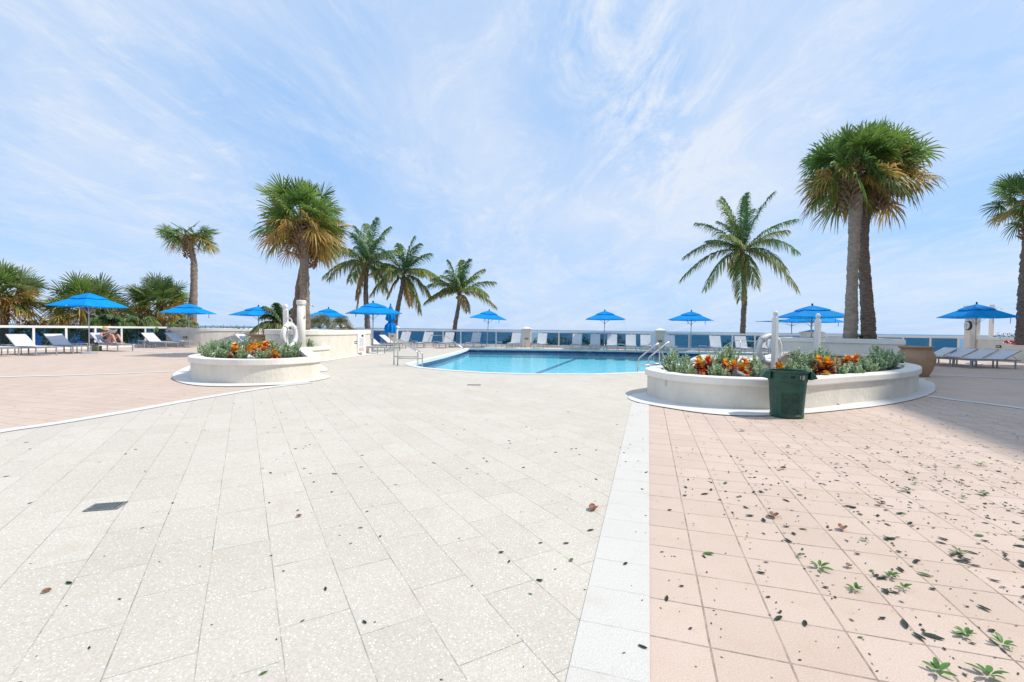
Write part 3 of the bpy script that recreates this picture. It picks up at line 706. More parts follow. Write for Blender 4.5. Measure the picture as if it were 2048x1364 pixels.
# row beyond the pool, feet to the water
gf = 'white sling loungers in the row beyond the pool'
aF = math.atan2(-0.958, -0.22)
fx = [('first', 800), ('second', 846), ('third', 889), ('fourth', 945), ('fifth', 1026), ('sixth', 1079), ('seventh', 1150), ('eighth', 1187), ('ninth', 1221), ('tenth', 1259), ('eleventh', 1289), ('twelfth', 1338), ('thirteenth', 1431), ('fourteenth', 1483), ('fifteenth', 1536)]
extra = {'fourth': 'grey shaded', 'eighth': 'grey shaded', 'twelfth': 'grey shaded'}
for nme, px in fx:
    if px < 1060: Y = 31.9
    else:
        u = (px - 1024) / 910; Y = 35.0 / (1 + .3 * u) - 2.6
    if px < 900: Y = 30.6
    p = ad(px - 3, hor(px), Y - 0.1)
    lounger(L2, 0, 0, aF, f'{nme} lounger from the left in the row beyond the pool{", back in shade" if nme in extra else ""}', gf, 'mid', foot=V((p.x, p.y - 0.9, 0)))
# right hand group
gr = 'white sling loungers at far right, backs to the right'
aR = PI + 0.02
# with feet to the left, the side nearer the camera is +y of the lounger
def rl(px, py, lab):
    p = at(px, py); lounger(L1, 0, 0, aR, lab, gr, 'far', foot=p)
rl(1941.6, 737, 'lounger nearest the camera of the right group, cut by the photo edge')
rl(1900, 734.0, 'second nearest lounger of the right group, under the wall light')
rl(1862, 731.0, 'third lounger of the right group, its back in front of the clock column')
rl(1826, 728.5, 'farthest lounger of the right group, next to the big tan pot')

def make_table(w=0.45, h=0.42):
    t = thing('side_table', 'x', 'side table')
    bm = B(); box(bm, (0, 0, h - 0.015), (w, w, 0.03)); link('table_top', bm, M['alul'], t, bevel=0.004)
    for x in (-1, 1):
        for y in (-1, 1):
            bm = B(); box(bm, (x * (w / 2 - 0.02), y * (w / 2 - 0.02), (h - 0.03) / 2), (0.028, 0.028, h - 0.03)); link('leg', bm, M['alu'], t)
    return t
T0 = make_table()
tb = [(22, 18.8, aL, 'small square metal table at the left edge of the photo'), (158, 21.0, aL, 'small square metal table with red and blue things, left of the sunbather'),
      (290, 25.8, aL, 'small low table between the sunbather and the next lounger'), (828, 31.6, 0, 'small side table between first and second lounger beyond the pool'),
      (873, 31.4, 0, 'small side table between second and third lounger beyond the pool'),
      (998, 31.9, 0, 'small side table right of an umbrella pole, left of the middle pillar'), (1056, 32.2, 0, 'small side table standing in front of the middle pillar'),
      (1243, 30.2, R(-14), 'small side table between the ninth and tenth lounger beyond the pool'), (1406, 28.9, R(-14), 'small side table beyond the pool right of the ladder umbrella'),
      (1312, 29.5, R(-14), 'small side table in front of the second capped pillar'), (905, 31.6, 0, 'small side table right of the third lounger beyond the pool')]
for i, (px, Y, rz, lab) in enumerate(tb):
    p = ad(px, hor(px), Y); o = T0 if i == 0 else copy_tree(T0)
    o.location = (p.x, p.y, 0); o.rotation_euler = (0, 0, rz); o['label'] = lab; o['group'] = 'small side tables'
p = ad(158, hor(158), 21.0)
tg = thing('towel_bundle', 'crumpled blue towel lying on the side table left of the sunbather', 'towel', (p.x + 0.06, p.y, 0.42))
bm = B(); bmesh.ops.create_icosphere(bm, subdivisions=3, radius=0.13)
for v in bm.verts: v.co.z = abs(v.co.z) * 0.7; v.co *= 1 + 0.25 * noise.noise(v.co * 12)
link('cloth', bm, M['blue'], tg, smooth=True)
tg = thing('drink_can', 'small red can standing on the side table left of the sunbather', 'can', (p.x - 0.14, p.y - 0.03, 0.42))
bm = B(); lathe(bm, [(0.028, 0), (0.033, 0.008), (0.033, 0.11), (0.026, 0.122)], 14); link('body', bm, M['red'], tg, smooth=False)
bm = B(); lathe(bm, [(0.026, 0.122), (0.024, 0.1225)], 14); link('lid', bm, M['steel'], tg)

# ------------------------------------------------------------------ handrails
def rail_thing(label, paths, r=0.021, bars=()):
    t = thing('pool_handrail', label, 'handrail')
    for pth in paths:
        pts = smooth_corner([V(p) for p in pth]); bm = B(); tube(bm, pts, r, 10); link('rail', bm, M['steel'], t, smooth=True)
    for a, b in bars:
        bm = B(); tube(bm, [V(a), V(b)], r * 0.8, 8); link('crossbar', bm, M['steel'], t, smooth=True)
    for pth in paths:
        a = pth[0]
        if a[2] >= 0:
            bm = B(); lathe(bm, [(0.045, a[2]), (0.045, a[2] + 0.012), (0.024, a[2] + 0.03)], 12, (a[0], a[1], 0)); link('flange', bm, M['steel'], t)
    return t
def smooth_corner(p, rad=0.10, k=5):
    out = [p[0]]
    for i in range(1, len(p) - 1):
        a = (p[i - 1] - p[i]); b = (p[i + 1] - p[i]); ra = min(rad, a.length * .45); rb = min(rad, b.length * .45)
        s = p[i] + a.normalized() * ra; e = p[i] + b.normalized() * rb
        for j in range(k + 1):
            u = j / k; out.append(s * (1 - u) ** 2 + p[i] * 2 * u * (1 - u) + e * u * u)
    out.append(p[-1]); return out
def hr(A, Bp, zt, zb, zend=-0.9, crown=0.12):
    A = V(A); Bp = V(Bp); d = (Bp - A).normalized()
    return [(A.x, A.y, 0.02), (A.x, A.y, zt), tuple((A + d * crown).xy) + (zt,), (Bp.x, Bp.y, zb), (Bp.x, Bp.y, zend)]
A1 = at(795.3, 732); B1 = ad(845, hor(845), 15.4); B1.z = 0; A2 = at(787.8, 730); B2 = ad(836, hor(836), 15.85); B2.z = 0
rail_thing('pair of steel handrails leading down into the near left corner of the pool', [hr(A1, B1, .90, .46), hr(A2, B2, .90, .48)],
           bars=[((A1.x, A1.y, .27), (B1.x, B1.y, .27)), ((A2.x, A2.y, .30), (B2.x, B2.y, .30))])
A1 = at(848, 693.8); B1 = at(930, 699.5)
rail_thing('long low steel handrail at the far left corner of the pool', [[(A1.x, A1.y, 0.0), (A1.x, A1.y, .84), tuple(ad(891, 660, 29.6).xy) + (.84,), (B1.x, B1.y, 0.0)]])
A1 = at(1276, 744.5); T1 = ad(1320, hor(1320), 14.75); A2 = ad(1298, hor(1298), 14.85); T2 = ad(1342, hor(1342), 15.4)
def lad(A, T, zt):
    A = V((A.x, A.y, 0)); T = V((T.x, T.y, 0)); d = (T - A); m = A + d * 0.84
    return [(A.x, A.y, 0.02), (A.x, A.y, .42), (m.x, m.y, zt), (m.x + d.x * .1, m.y + d.y * .1, zt + 0.02), (T.x, T.y, zt - 0.08), (T.x, T.y, -0.8)]
rail_thing('pair of arched steel handrails of the pool entry beside the long right planter', [lad(A1, T1, .88), lad(A2, T2, .92)], r=0.024,
           bars=[((A1.x, A1.y, .22), (T1.x, T1.y, .22)), ((A2.x, A2.y, .22), (T2.x, T2.y, .22))])
A1 = at(1428, 706); M1 = ad(1467, hor(1467), 26.8); E1 = ad(1522, hor(1522), 26.2); P1 = at(1486.8, 710)
rail_thing('low steel handrail at the far right corner of the pool behind the ring buoy', [[(A1.x, A1.y, 0.0), (M1.x, M1.y, .80), (P1.x, P1.y + .5, .80), (E1.x, E1.y, .80), (E1.x + .1, E1.y + .5, 0.0)]],
           bars=[((P1.x, P1.y + .4, 0.0), (P1.x, P1.y + .4, .80))])

# ------------------------------------------------------------------ pots
def pot(label, x, y, s=1.0):
    t = thing('clay_pot', label, 'plant pot', (x, y, 0), group='big tan clay pots')
    prof = [(0.30, 0.0), (0.315, 0.02), (0.40, 0.20), (0.465, 0.42), (0.478, 0.55), (0.45, 0.68), (0.385, 0.80), (0.37, 0.83), (0.385, 0.855), (0.43, 0.88), (0.445, 0.90), (0.44, 0.93), (0.40, 0.935), (0.37, 0.90), (0.36, 0.80), (0.30, 0.79)]
    bm = B(); lathe(bm, [(a * s, b * s) for a, b in prof[:-2]], 40, closed=False); link('body', bm, M['terra'], t, smooth=True)
    bm = B(); lathe(bm, [(0.36 * s, 0.84 * s), (0.001, 0.86 * s)], 30, closed=False); bmesh.ops.recalc_face_normals(bm, faces=bm.faces); link('soil', bm, M['soil'], t)
    return t
p = at(1845, 753.5); pot('large tan clay pot on the deck right of the long planter', p.x, p.y + .25, 1.0)
p = ad(517, hor(517), 20.6); pot('tan clay pot half hidden behind the left planter', p.x, p.y, 1.0)

# ------------------------------------------------------------------ trash can
p = at(1589, 838)
t = thing('trash_can', 'round green plastic trash can without a lid, by the long planter', 'trash can', (p.x, p.y + 0.20, 0), R(-16))
n = 64; HT = 0.775
def rr(z, a, inner=False):
    r_ = 0.243 + 0.045 * (z / HT)
    if not inner and 0.055 < z < 0.60:
        seg = (a % (PI / 2)) / (PI / 2)       # four recessed panels between ribs
        if 0.09 < seg < 0.91: r_ -= 0.008
    if z >= 0.60 and not inner: r_ += 0.004
    return r_
bm = B(); rings = []
for z in [0, 0.015, 0.05, 0.06, 0.15, 0.3, 0.45, 0.585, 0.60, 0.69, 0.745, 0.75, 0.775]:
    row = []
    for k in range(n):
        a = 2 * PI * k / n + PI / 4; r_ = rr(z, a + PI / 4)
        if z >= 0.75: r_ += 0.018
        if z == 0: r_ -= 0.02
        row.append(bm.verts.new((r_ * math.cos(a), r_ * math.sin(a), z)))
    rings.append(row)
row = [bm.verts.new(((rr(HT, 0, True) - 0.006) * math.cos(2 * PI * k / n + PI / 4), (rr(HT, 0, True) - 0.006) * math.sin(2 * PI * k / n + PI / 4), HT)) for k in range(n)]; rings.append(row)
row = [bm.verts.new((0.235 * math.cos(2 * PI * k / n + PI / 4), 0.235 * math.sin(2 * PI * k / n + PI / 4), 0.02)) for k in range(n)]; rings.append(row)
for a, b in zip(rings, rings[1:]):
    for k in range(n): bm.faces.new((a[k], a[(k + 1) % n], b[(k + 1) % n], b[k]))
bm.faces.new(rings[0][::-1]); bm.faces.new(rings[-1])
bmesh.ops.recalc_face_normals(bm, faces=bm.faces); link('body', bm, M['green'], t, smooth=False)
for s in (-1, 1):
    bm = B()
    # sloping hooded handle
    q = [(0.285, -.15, .775), (0.285, .15, .775), (.345, .10, .755), (.345, -.10, .755), (.285, -.14, .63), (.285, .14, .63), (.405, .085, .655), (.405, -.085, .655)]
    vs = [bm.verts.new((x * s, y, z)) for x, y, z in q]
    for f in ((0, 1, 2, 3), (3, 2, 6, 7), (0, 3, 7, 4), (1, 5, 6, 2), (0, 4, 5, 1)): bm.faces.new([vs[i] for i in f])
    bmesh.ops.recalc_face_normals(bm, faces=bm.faces); bmesh.ops.solidify(bm, geom=bm.faces[:], thickness=0.006); link('handle', bm, M['green'], t)
t.scale = (.95, .95, .93)
# dusty film on the front panel and worn pale marks under the rim
def patch(name, a0, a1, z0, z1, m, d=0.003, k=10, keep=1.0, r_b=0.0):
    bm = B(); vs = []
    for i in range(k + 1):
        a = R(a0 + (a1 - a0) * i / k)
        vs.append([bm.verts.new(((rr(z, R(0)) + d + r_b) * math.cos(a), (rr(z, 0) + d + r_b) * math.sin(a), z)) for z in (z0, (z0 + z1) / 2, z1)])
    for a, b in zip(vs, vs[1:]):
        for j in range(2): bm.faces.new((a[j], b[j], b[j + 1], a[j + 1]))
    bmesh.ops.solidify(bm, geom=bm.faces[:], thickness=0.0015)
    return link(name, bm, m, t)
patch('dust', -124, -58, 0.08, 0.42, M['dirt'], d=-0.0052, k=24)
patch('worn_label', -70.5, -67, 0.655, 0.71, M['lens'], d=0.006)
patch('worn_label', -62, -52, 0.64, 0.715, M['lens'], d=0.006)
for i, (a_, w_) in enumerate(((-118, 9), (-107, 2), (-97, 12))): patch('embossed_mark', a_, a_ + w_, 0.665, 0.70, M['dark'] if i == 2 else M['dirt'], d=0.0055)

# ------------------------------------------------------------------ ring buoys on posts, showers
def buoy_post(label, x, y, h, w, rz):
    t = thing('post', label, 'post', (x, y, 0.40), rz)
    bm = B(); box(bm, (0, 0, (h - 0.52) / 2), (w, w, h - 0.52)); lathe(bm, [(w * .42, h - 0.52), (w * .42, h - 0.495), (w * .30, h - 0.485), (w * .46, h - 0.46), (w * .52, h - 0.42), (w * .42, h - 0.375), (w * .1, h - 0.35)], 16)
    link('shaft', bm, M['white'], t, bevel=0.008)
    return t
def ring(label, x, y, z, yaw, Rr=0.315, r_=0.068, strap=None):
    t = thing('ring_buoy', label, 'life ring', (x, y, z), yaw)
    bm = B(); N1, N2 = 40, 14; rg = []
    for i in range(N1):
        a = 2 * PI * i / N1
        rg.append([bm.verts.new(((Rr + r_ * math.cos(2 * PI * k / N2)) * math.cos(a), 0.82 * r_ * math.sin(2 * PI * k / N2), (Rr + r_ * math.cos(2 * PI * k / N2)) * math.sin(a))) for k in range(N2)])
    for i in range(N1):
        for k in range(N2): bm.faces.new((rg[i][k], rg[(i + 1) % N1][k], rg[(i + 1) % N1][(k + 1) % N2], rg[i][(k + 1) % N2]))
    bmesh.ops.recalc_face_normals(bm, faces=bm.faces); link('ring', bm, M['white'], t, smooth=True)
    for a in (45, 135, 225, 315):
        a = R(a); bm = B(); c = V((Rr * math.cos(a), 0, Rr * math.sin(a))); rad = V((math.cos(a), 0, math.sin(a)))
        pts = [c + (rad * math.cos(q) + V((0, 1, 0)) * math.sin(q)) * (r_ + 0.006) for q in [2 * PI * k / 12 for k in range(13)]]
        tube(bm, pts, 0.014, 6, caps=False); link('band', bm, M['rope'], t)
    bm = B(); pts = []
    for k in range(49):
        a = 2 * PI * k / 48 + PI / 4; pts.append(V(((Rr + r_ + 0.02 - 0.03 * abs(math.cos(2 * a)) * 0 + 0.05 * abs(math.sin(2 * (a - PI / 4)))) * math.cos(a), 0.0, (Rr + r_ + 0.02) * math.sin(a))))
    tube(bm, pts, 0.008, 5, caps=False); link('grab_rope', bm, M['rope'], t)
    return t
def coil(label, x, y, z, s, seed, yaw=0):
    rr_ = random.Random(seed); bm = B(); pts = []
    for k in range(70):
        a = k * 0.42; pts.append(V((s * (0.5 + 0.25 * rr_.random()) * math.cos(a), 0.02 * k / 70 * math.sin(a * 3), -0.35 * s + s * (0.9 + .2 * rr_.random()) * math.sin(a) - 0.0 * k)))
    tube(bm, [p_ for p_ in smooth_line(pts, 2)], 0.008, 5)
    o = link('rope_coil', bm, M['rope'], None, smooth=True); o.location = (x, y, z); o.rotation_euler = (0, 0, yaw)
    return tag(o, label, 'rope')
p = ad(571.5, hor(572), 13.4); buoy_post('white round topped post in the left planter with a ring buoy leaning on it', p.x, p.y, 1.86 + .05, 0.125, R(10))
q = ad(578, 671, 13.2); ring('white ring buoy seen almost edge-on against the left planter post', q.x + 0.02, q.y, q.z, R(86))
coil('loops of thin white rope hanging on the left planter post', p.x + 0.14, p.y - 0.1, 1.48, 0.13, 3, R(20))
p = ad(1550, hor(1550), 11.0); buoy_post('white round topped post with a ring buoy behind the green trash can', p.x, p.y, 1.78, 0.108, R(25))
q = ad(1541, 698, 11.12); ring('white ring buoy with rope lashings hanging on the post above the trash can', q.x, q.y + 0.05, q.z, R(16))
coil('coil of pale rope hanging in the ring buoy at right', q.x + 0.0, q.y - 0.02, q.z + 0.22, 0.16, 5, R(-30))
p = ad(1635, hor(1635), 11.7); buoy_post('white round topped post without a ring, standing alone in the long planter', p.x, p.y, 1.76, 0.108, R(20))
coil('thin blue grey cord hanging from the bare post in the long planter', p.x + 0.12, p.y, 1.15, 0.09, 9, R(10))

def shower(label, x, y, h, r_, rz, z0=0.4, square=False):
    t = thing('outdoor_shower', label, 'shower', (x, y, z0), rz)
    bm = B()
    if square: box(bm, (0, 0, (h - z0) / 2), (r_ * 2, r_ * 2, h - z0))
    else: lathe(bm, [(r_, 0), (r_, h - z0 - .16)], 28)
    link('column', bm, M['cap'], t, smooth=not square)
    bm = B()
    if square: box(bm, (0, 0, h - z0 + 0.03), (r_ * 2.2, r_ * 2.2, 0.06))
    else: lathe(bm, [(r_ + .025, h - z0 - .16), (r_ + .025, h - z0 - .02), (r_ + .005, h - z0)], 28)
    link('cap', bm, M['cap'], t)
    bm = B(); tube(bm, smooth_corner([V((r_ * .8, 0, h - z0 - 0.13)), V((r_ + 0.12, 0, h - z0 - 0.10)), V((r_ + 0.30, 0, h - z0 - 0.20))]), 0.012, 8); link('shower_arm', bm, M['steel'], t, smooth=True)
    bm = B(); lathe(bm, [(0.015, 0.03), (0.05, -0.01), (0.05, -0.02)], 14, (r_ + 0.31, 0, h - z0 - 0.22)); link('shower_head', bm, M['steel'], t)
    return t
p = ad(602.5, hor(602), 16.8); shower('round white outdoor shower column in front of the thick palm trunks', p.x, p.y, 2.28, 0.145, R(-5))
p = ad(1982, hor(1982), 26.4); shower('square beige outdoor shower column behind the wall at far right', p.x, p.y, 3.0, 0.105, R(-46), 0.4, True)
# clock column and right wall
t = thing('clock_column', 'tall beige column with a round clock on its left side, at far right', 'column', tuple(ad(1944, hor(1944), 25.2).xy) + (0,), R(-14))
bm = B(); box(bm, (0, 0, 1.42), (0.46, 0.46, 2.84)); link('shaft', bm, M['stucco'], t, bevel=0.015)
bm = B(); box(bm, (0, 0, 2.88), (0.56, 0.56, 0.1)); box(bm, (0, 0, 2.80), (0.51, 0.51, 0.06)); link('cap', bm, M['cap'], t, bevel=0.01)
bm = B()
mt = Matrix.Translation((-0.27, -0.12, 1.82)) @ Matrix.Rotation(-PI / 2, 4, 'Y')
bmesh.ops.create_cone(bm, cap_ends=True, segments=32, radius1=0.26, radius2=0.24, depth=0.09, matrix=mt); ck = link('clock', bm, M['dark'], t)
bm = B(); bmesh.ops.create_cone(bm, cap_ends=True, segments=32, radius1=0.205, radius2=0.205, depth=0.02, matrix=Matrix.Translation((-0.32, -0.12, 1.82)) @ Matrix.Rotation(-PI / 2, 4, 'Y')); link('clock_face', bm, M['lens'], ck)
bm = B(); box(bm, (-0.335, -0.12, 1.87), (0.006, 0.014, 0.12)); box(bm, (-0.335, -0.08, 1.82), (0.006, 0.09, 0.014)); link('clock_hands', bm, M['dark'], ck)
p0 = ad(1955, hor(1955), 24.9); p1 = ad(2200, hor(2200), 19.0); p0.z = p1.z = 0
wl = [p0, p1]
t = thing('planter_wall', 'long beige wall with a red bougainvillea, behind the right hand loungers', 'wall')
bm = B(); stripwall(bm, [V((p0.x, p0.y, 0)), V((p1.x, p1.y, 0))], 0.35, 0, 1.06); bmesh.ops.recalc_face_normals(bm, faces=bm.faces); link('wall', bm, M['stucco'], t)
bm = B(); dd = (p1 - p0).normalized(); nn = V((-dd.y, dd.x, 0)); stripwall(bm, [p0 - nn * 0.04 - dd * .02, p1 - nn * 0.04], 0.43, 1.06, 1.2); bmesh.ops.recalc_face_normals(bm, faces=bm.faces); link('cap', bm, M['cap'], t)
pp = p0 + (p1 - p0) * 0.22; plate('dark framed wall light on the beige wall behind the right hand loungers', (pp.x - nn.x * .012, pp.y - nn.y * .012, 0.72), math.atan2(dd.y, dd.x), 0.30, 0.13)
# tall sign on the left high planter
t = thing('rules_sign', 'tall narrow white pool rules sign on the end of the tall left planter wall', 'sign', (-7.035, 21.25, 0.62), R(84))
bm = B(); box(bm, (0, 0, 0), (0.85, 0.012, 0.96)); link('panel', bm, M['white'], t)
bm = B(); box(bm, (0.1, -0.0085, 0.30), (0.2, 0.004, 0.10)); link('emblem', bm, M['dark'], t)
bm = B()
for k in range(9): box(bm, (0, -0.008, 0.17 - 0.045 * k), (0.55 - 0.1 * ((k * 7) % 3), 0.003, 0.011))
link('small_print', bm, mat('sign_print', (0.25, 0.3, 0.45), 0.6, var=.1), t)
bm = B()
for k in range(3): box(bm, (0, -0.008, -0.28 - 0.055 * k), (0.6, 0.003, 0.022))
link('red_print', bm, mat('sign_red', (0.65, 0.12, 0.10), 0.6, var=.1), t)
# small cover plate on the long planter
p = at(1320, 768, 0.30)
t = thing('outlet_cover', 'small grey outlet cover on the left end of the long planter wall', 'outlet', (2.875, 8.45, 0.34), R(-83)); bm = B(); box(bm, (0, 0, 0), (0.075, 0.03, 0.12)); link('plate', bm, M['alul'], t, bevel=0.006); bm = B(); box(bm, (0, -0.018, 0.0), (0.03, 0.008, 0.05)); link('flap', bm, M['lens'], t)
# drains
def drain(label, p, w, l, rz):
    t = thing('floor_drain', label, 'drain', (p.x, p.y, 0.006), rz)
    bm = B(); 
    for x in (-1, 1): box(bm, (x * w / 2, 0, 0.002), (0.012, l, 0.006))
    for y in (-1, 1): box(bm, (0, y * l / 2, 0.002), (w + .012, 0.012, 0.006))
    link('frame', bm, M['iron'], t)
    bm = B(); k = int(w / 0.022)
    for i in range(k): box(bm, (-w / 2 + w * (i + .5) / k, 0, 0.0025), (0.011, l - 0.012, 0.004))
    link('grate', bm, M['iron'], t)
    bm = B(); box(bm, (0, 0, 0.0), (w, l, 0.001)); link('channel', bm, M['dark'], t)
    return t
p = at(212, 1015); drain('rectangular iron drain grate in the white paving at lower left', p, 0.19, 0.13, R(15))
p = at(948, 770.5); drain('small flat drain in the white paving in front of the pool', p, 0.30, 0.12, 0)
# small stone
p = at(1674, 811); bm = B(); bmesh.ops.create_icosphere(bm, subdivisions=2, radius=0.035)
for v in bm.verts: v.co *= 1 + .3 * noise.noise(v.co * 30); v.co.z *= .6
o = link('stone', bm, M['stone'], None, smooth=True); o.location = (p.x, p.y, 0.03); tag(o, 'small pinkish stone lying on the white apron of the long planter', 'stone')
# planter uplights
def uplight(label, p, rz):
    t = thing('garden_light', label, 'garden light', p, rz)
    bm = B(); tube(bm, [(0, 0, 0), (0, 0, 0.07)], 0.02, 8); link('stake', bm, M['dark'], t)
    bm = B(); tube(bm, [(-0.08, 0, 0.07), (0.10, 0, 0.13)], [0.05, 0.075], 16); link('housing', bm, M['lens'] if 'white' in label else M['iron'], t)
    return t
p = ad(505, 716, 10.75); uplight('low white garden light between the croton in the left planter', (p.x, p.y, 0.44), R(200))
p = ad(1352, 738, 8.75); uplight('black garden light at the left tip of the long planter', (p.x, p.y, 0.43), R(160))
p = ad(1481, 752, 8.1); uplight('black garden light lying near the trash can in the long planter', (p.x, p.y, 0.43), R(180))

# lower terrace things beyond the left railing
def folded(label, px, Y, z0):
    p = ad(px, hor(px), Y); t = thing('folded_umbrella', label, 'umbrella', (p.x, p.y, z0), group='folded umbrellas on the lower terrace')
    bm = B(); rings = []
    for r_, z in ((0.04, 2.9), (0.16, 2.7), (0.26, 2.0), (0.24, 1.4), (0.30, 1.1)):
        rings.append([bm.verts.new((r_ * (1 + .2 * math.sin(6 * a)) * math.cos(a), r_ * (1 + .2 * math.sin(6 * a)) * math.sin(a), z)) for a in [2 * PI * k / 24 for k in range(24)]])
    for a, b in zip(rings, rings[1:]):
        for k in range(24): bm.faces.new((a[k], a[(k + 1) % 24], b[(k + 1) % 24], b[k]))
    bmesh.ops.recalc_face_normals(bm, faces=bm.faces); link('canopy', bm, M['bluedark'], t, smooth=True)
    bm = B(); lathe(bm, [(0.03, -3.4 - z0), (0.03, 2.95)], 8); link('pole', bm, M['alul'], t)
folded('folded dark blue umbrella seen through the leftmost glass panes', 70, 24.5, -2.1)
folded('second folded dark blue umbrella seen through the left glass railing', 126, 27, -2.15)
u = copy_tree(U0, 'small blue umbrella canopy seen through the glass behind the sunbather'); p = ad(155, hor(155), 33); u.location = (p.x, p.y, -2.35); u.rotation_euler = (0, R(9), R(20)); u.scale = (.8, .8, 1.0); u['group'] = 'umbrellas on the lower terrace'
def beach_chair(label, px, Y, w, h):
    p = ad(px, hor(px), Y); t = thing('beach_cabana_chair', label, 'beach chair', (p.x, p.y, 0.3 - h), R(8), 'bright blue cabana chairs beyond the railing')
    bm = B(); box(bm, (0, 0, h + .25), (w, 0.05, 0.9)); link('back_canvas', bm, M['blue'], t, bevel=0.02)
    bm = B(); box(bm, (0, -0.35, h - .2), (w, 0.7, 0.06)); link('seat_canvas', bm, M['blue'], t)
    for x in (-1, 1):
        bm = B(); tube(bm, [(x * w / 2, 0, -3.7 - 0.3 + h), (x * w / 2, 0, h + .6)], 0.02, 6); link('post', bm, M['railw'], t)
beach_chair('narrow bright blue canvas beach chair back right behind the tall sign', 727, 36.5, 0.45, 0.0)
beach_chair('bright blue canvas beach chair back between umbrella pole and folded umbrella', 754, 36.5, 0.55, 0.0)

# ------------------------------------------------------------------ the sunbather
th = LP.rotation_euler[2]; base = LP.location.copy()
person = None
def skin_body():
    # joints: name, pos, radius, parent (lounger coordinates: x to the feet, y across, z up)
    J = [('pelvis', (-0.16, 0, 0.475), (.13, .11), None), ('belly', (-0.26, 0, 0.60), (.125, .10), 0), ('chest', (-0.38, 0, 0.76), (.14, .105), 1),
         ('upper', (-0.45, 0, 0.87), (.11, .085), 2), ('neck', (-0.455, 0, 0.945), (.048, .048), 3), ('jaw', (-0.40, 0, 0.985), (.055, .062), 4), ('head', (-0.415, 0, 1.06), (.078, .086), 5), ('crown', (-0.43, 0, 1.115), (.06, .065), 6)]
    def add(n, p, r_, par): J.append((n, p, r_, par)); return len(J) - 1
    for s in (-1, 1):
        h = add('hip', (-0.10, s * .10, 0.465), (.095, .09), 0); th_ = add('thigh', (0.10, s * .115, 0.65), (.082, .08), h); kn = add('knee', (0.27, s * .12, 0.82), (.055, .055), th_)
        cf = add('calf', (0.37, s * .125, 0.68), (.056, .054), kn); an = add('ankle', (0.53, s * .13, 0.435), (.034, .034), cf); ft = add('foot', (0.62, s * .14, 0.405), (.036, .026), an); add('toe', (0.70, s * .15, 0.392), (.030, .015), ft)
        sh = add('shoulder', (-0.44, s * .165, 0.86), (.058, .055), 3); el = add('elbow', (-0.24, s * .25, 0.68), (.038, .038), sh); wr = add('wrist', (-0.02, s * .14, 0.83), (.024, .022), el)
        pm = add('palm', (0.035, s * .115, 0.865), (.032, .016), wr)
        for f, (dy, dx, dz) in enumerate(((.03, .05, .035), (.012, .06, .04), (-.006, .058, .035), (-.024, .045, .025))):
            k = add('knuckle', (0.035 + dx * .6, s * (.115 + dy), 0.865 + dz * .7), (.009, .009), pm); add('tip', (0.035 + dx, s * (.115 + dy * .9 - .012), 0.865 + dz * .6), (.0075, .0075), k)
        k = add('thumb', (0.02, s * .075, 0.875), (.010, .010), pm); add('tip', (0.05, s * .06, 0.885), (.008, .008), k)
    me = bpy.data.meshes.new('person'); me.from_pydata([j[1] for j in J], [(j[3], i) for i, j in enumerate(J) if j[3] is not None], [])
    o = bpy.data.objects.new('person', me); COL.objects.link(o)
    sk = o.modifiers.new('skin', 'SKIN'); sk.use_smooth_shade = True; ss = o.modifiers.new('sub', 'SUBSURF'); ss.levels = ss.render_levels = 1
    for i, j in enumerate(J): me.skin_vertices[0].data[i].radius = j[2]; me.skin_vertices[0].data[i].use_root = (i == 0)
    dg = bpy.context.evaluated_depsgraph_get(); ev = bpy.data.meshes.new_from_object(o.evaluated_get(dg))
    o.modifiers.clear(); o.data = ev; ev.materials.clear(); ev.materials.append(M['skin'])
    ev.polygons.foreach_set('use_smooth', [True] * len(ev.polygons))
    return o
person = skin_body(); person.location = base; person.rotation_euler = (0, 0, th)
tag(person, 'sunbather in a straw hat reading with raised knees on a lounger at left', 'person')
bm = B(); lathe(bm, [(0.165, 1.075), (0.16, 1.09), (0.095, 1.105), (0.092, 1.15), (0.08, 1.19), (0.03, 1.205)], 24, (-0.42, 0, 0))
for v in bm.verts:
    v.co.z += -0.25 * (v.co.x + 0.42)
hat = link('hat', bm, M['straw'], person, smooth=True)
bm = B(); lathe(bm, [(0.097, 1.108), (0.0975, 1.13)], 24, (-0.42, 0, 0), closed=False)
for v in bm.verts: v.co.z += -0.25 * (v.co.x + 0.42)
link('hat_band', bm, M['stem'], hat)
bm = B(); bmesh.ops.create_icosphere(bm, subdivisions=3, radius=1)
for v in bm.verts: v.co = V((-0.445 + v.co.x * .085, v.co.y * .092, 1.055 + v.co.z * .085))
link('hair', bm, M['stem'], person, smooth=True)
bm = B()
for s in (-1, 1): lathe(bm, [(0.026, 0), (0.026, .012)], 12, (-0.345, s * .032, 1.045))
link('sunglasses', bm, M['dark'], person)
bm = B(); bmesh.ops.create_icosphere(bm, subdivisions=2, radius=1)
for v in bm.verts: v.co = V((-0.318 + v.co.x * .018, v.co.y * .014, 1.02 + v.co.z * .02))
link('nose', bm, M['skin'], person, smooth=True)
bm = B(); tube(bm, [(-0.13, 0, .475), (-0.20, 0, .53), (-0.27, 0, .615), (-0.375, 0, .755), (-0.41, 0, .80)], [.135, .142, .132, .15, .13], 20)
for v in bm.verts: v.co.y *= 1.05
link('swimsuit', bm, M['swim'], person, smooth=True)
# open magazine held on the knees
t = thing('magazine', 'open pale magazine held up by the sunbather', 'magazine', base, th)
bm = B()
for s in (-1, 1): box(bm, (0.085, s * .10, 0.96), (0.24, .205, .006), rx=s * R(14), ry=R(-48))
link('pages', bm, M['paper'], t)
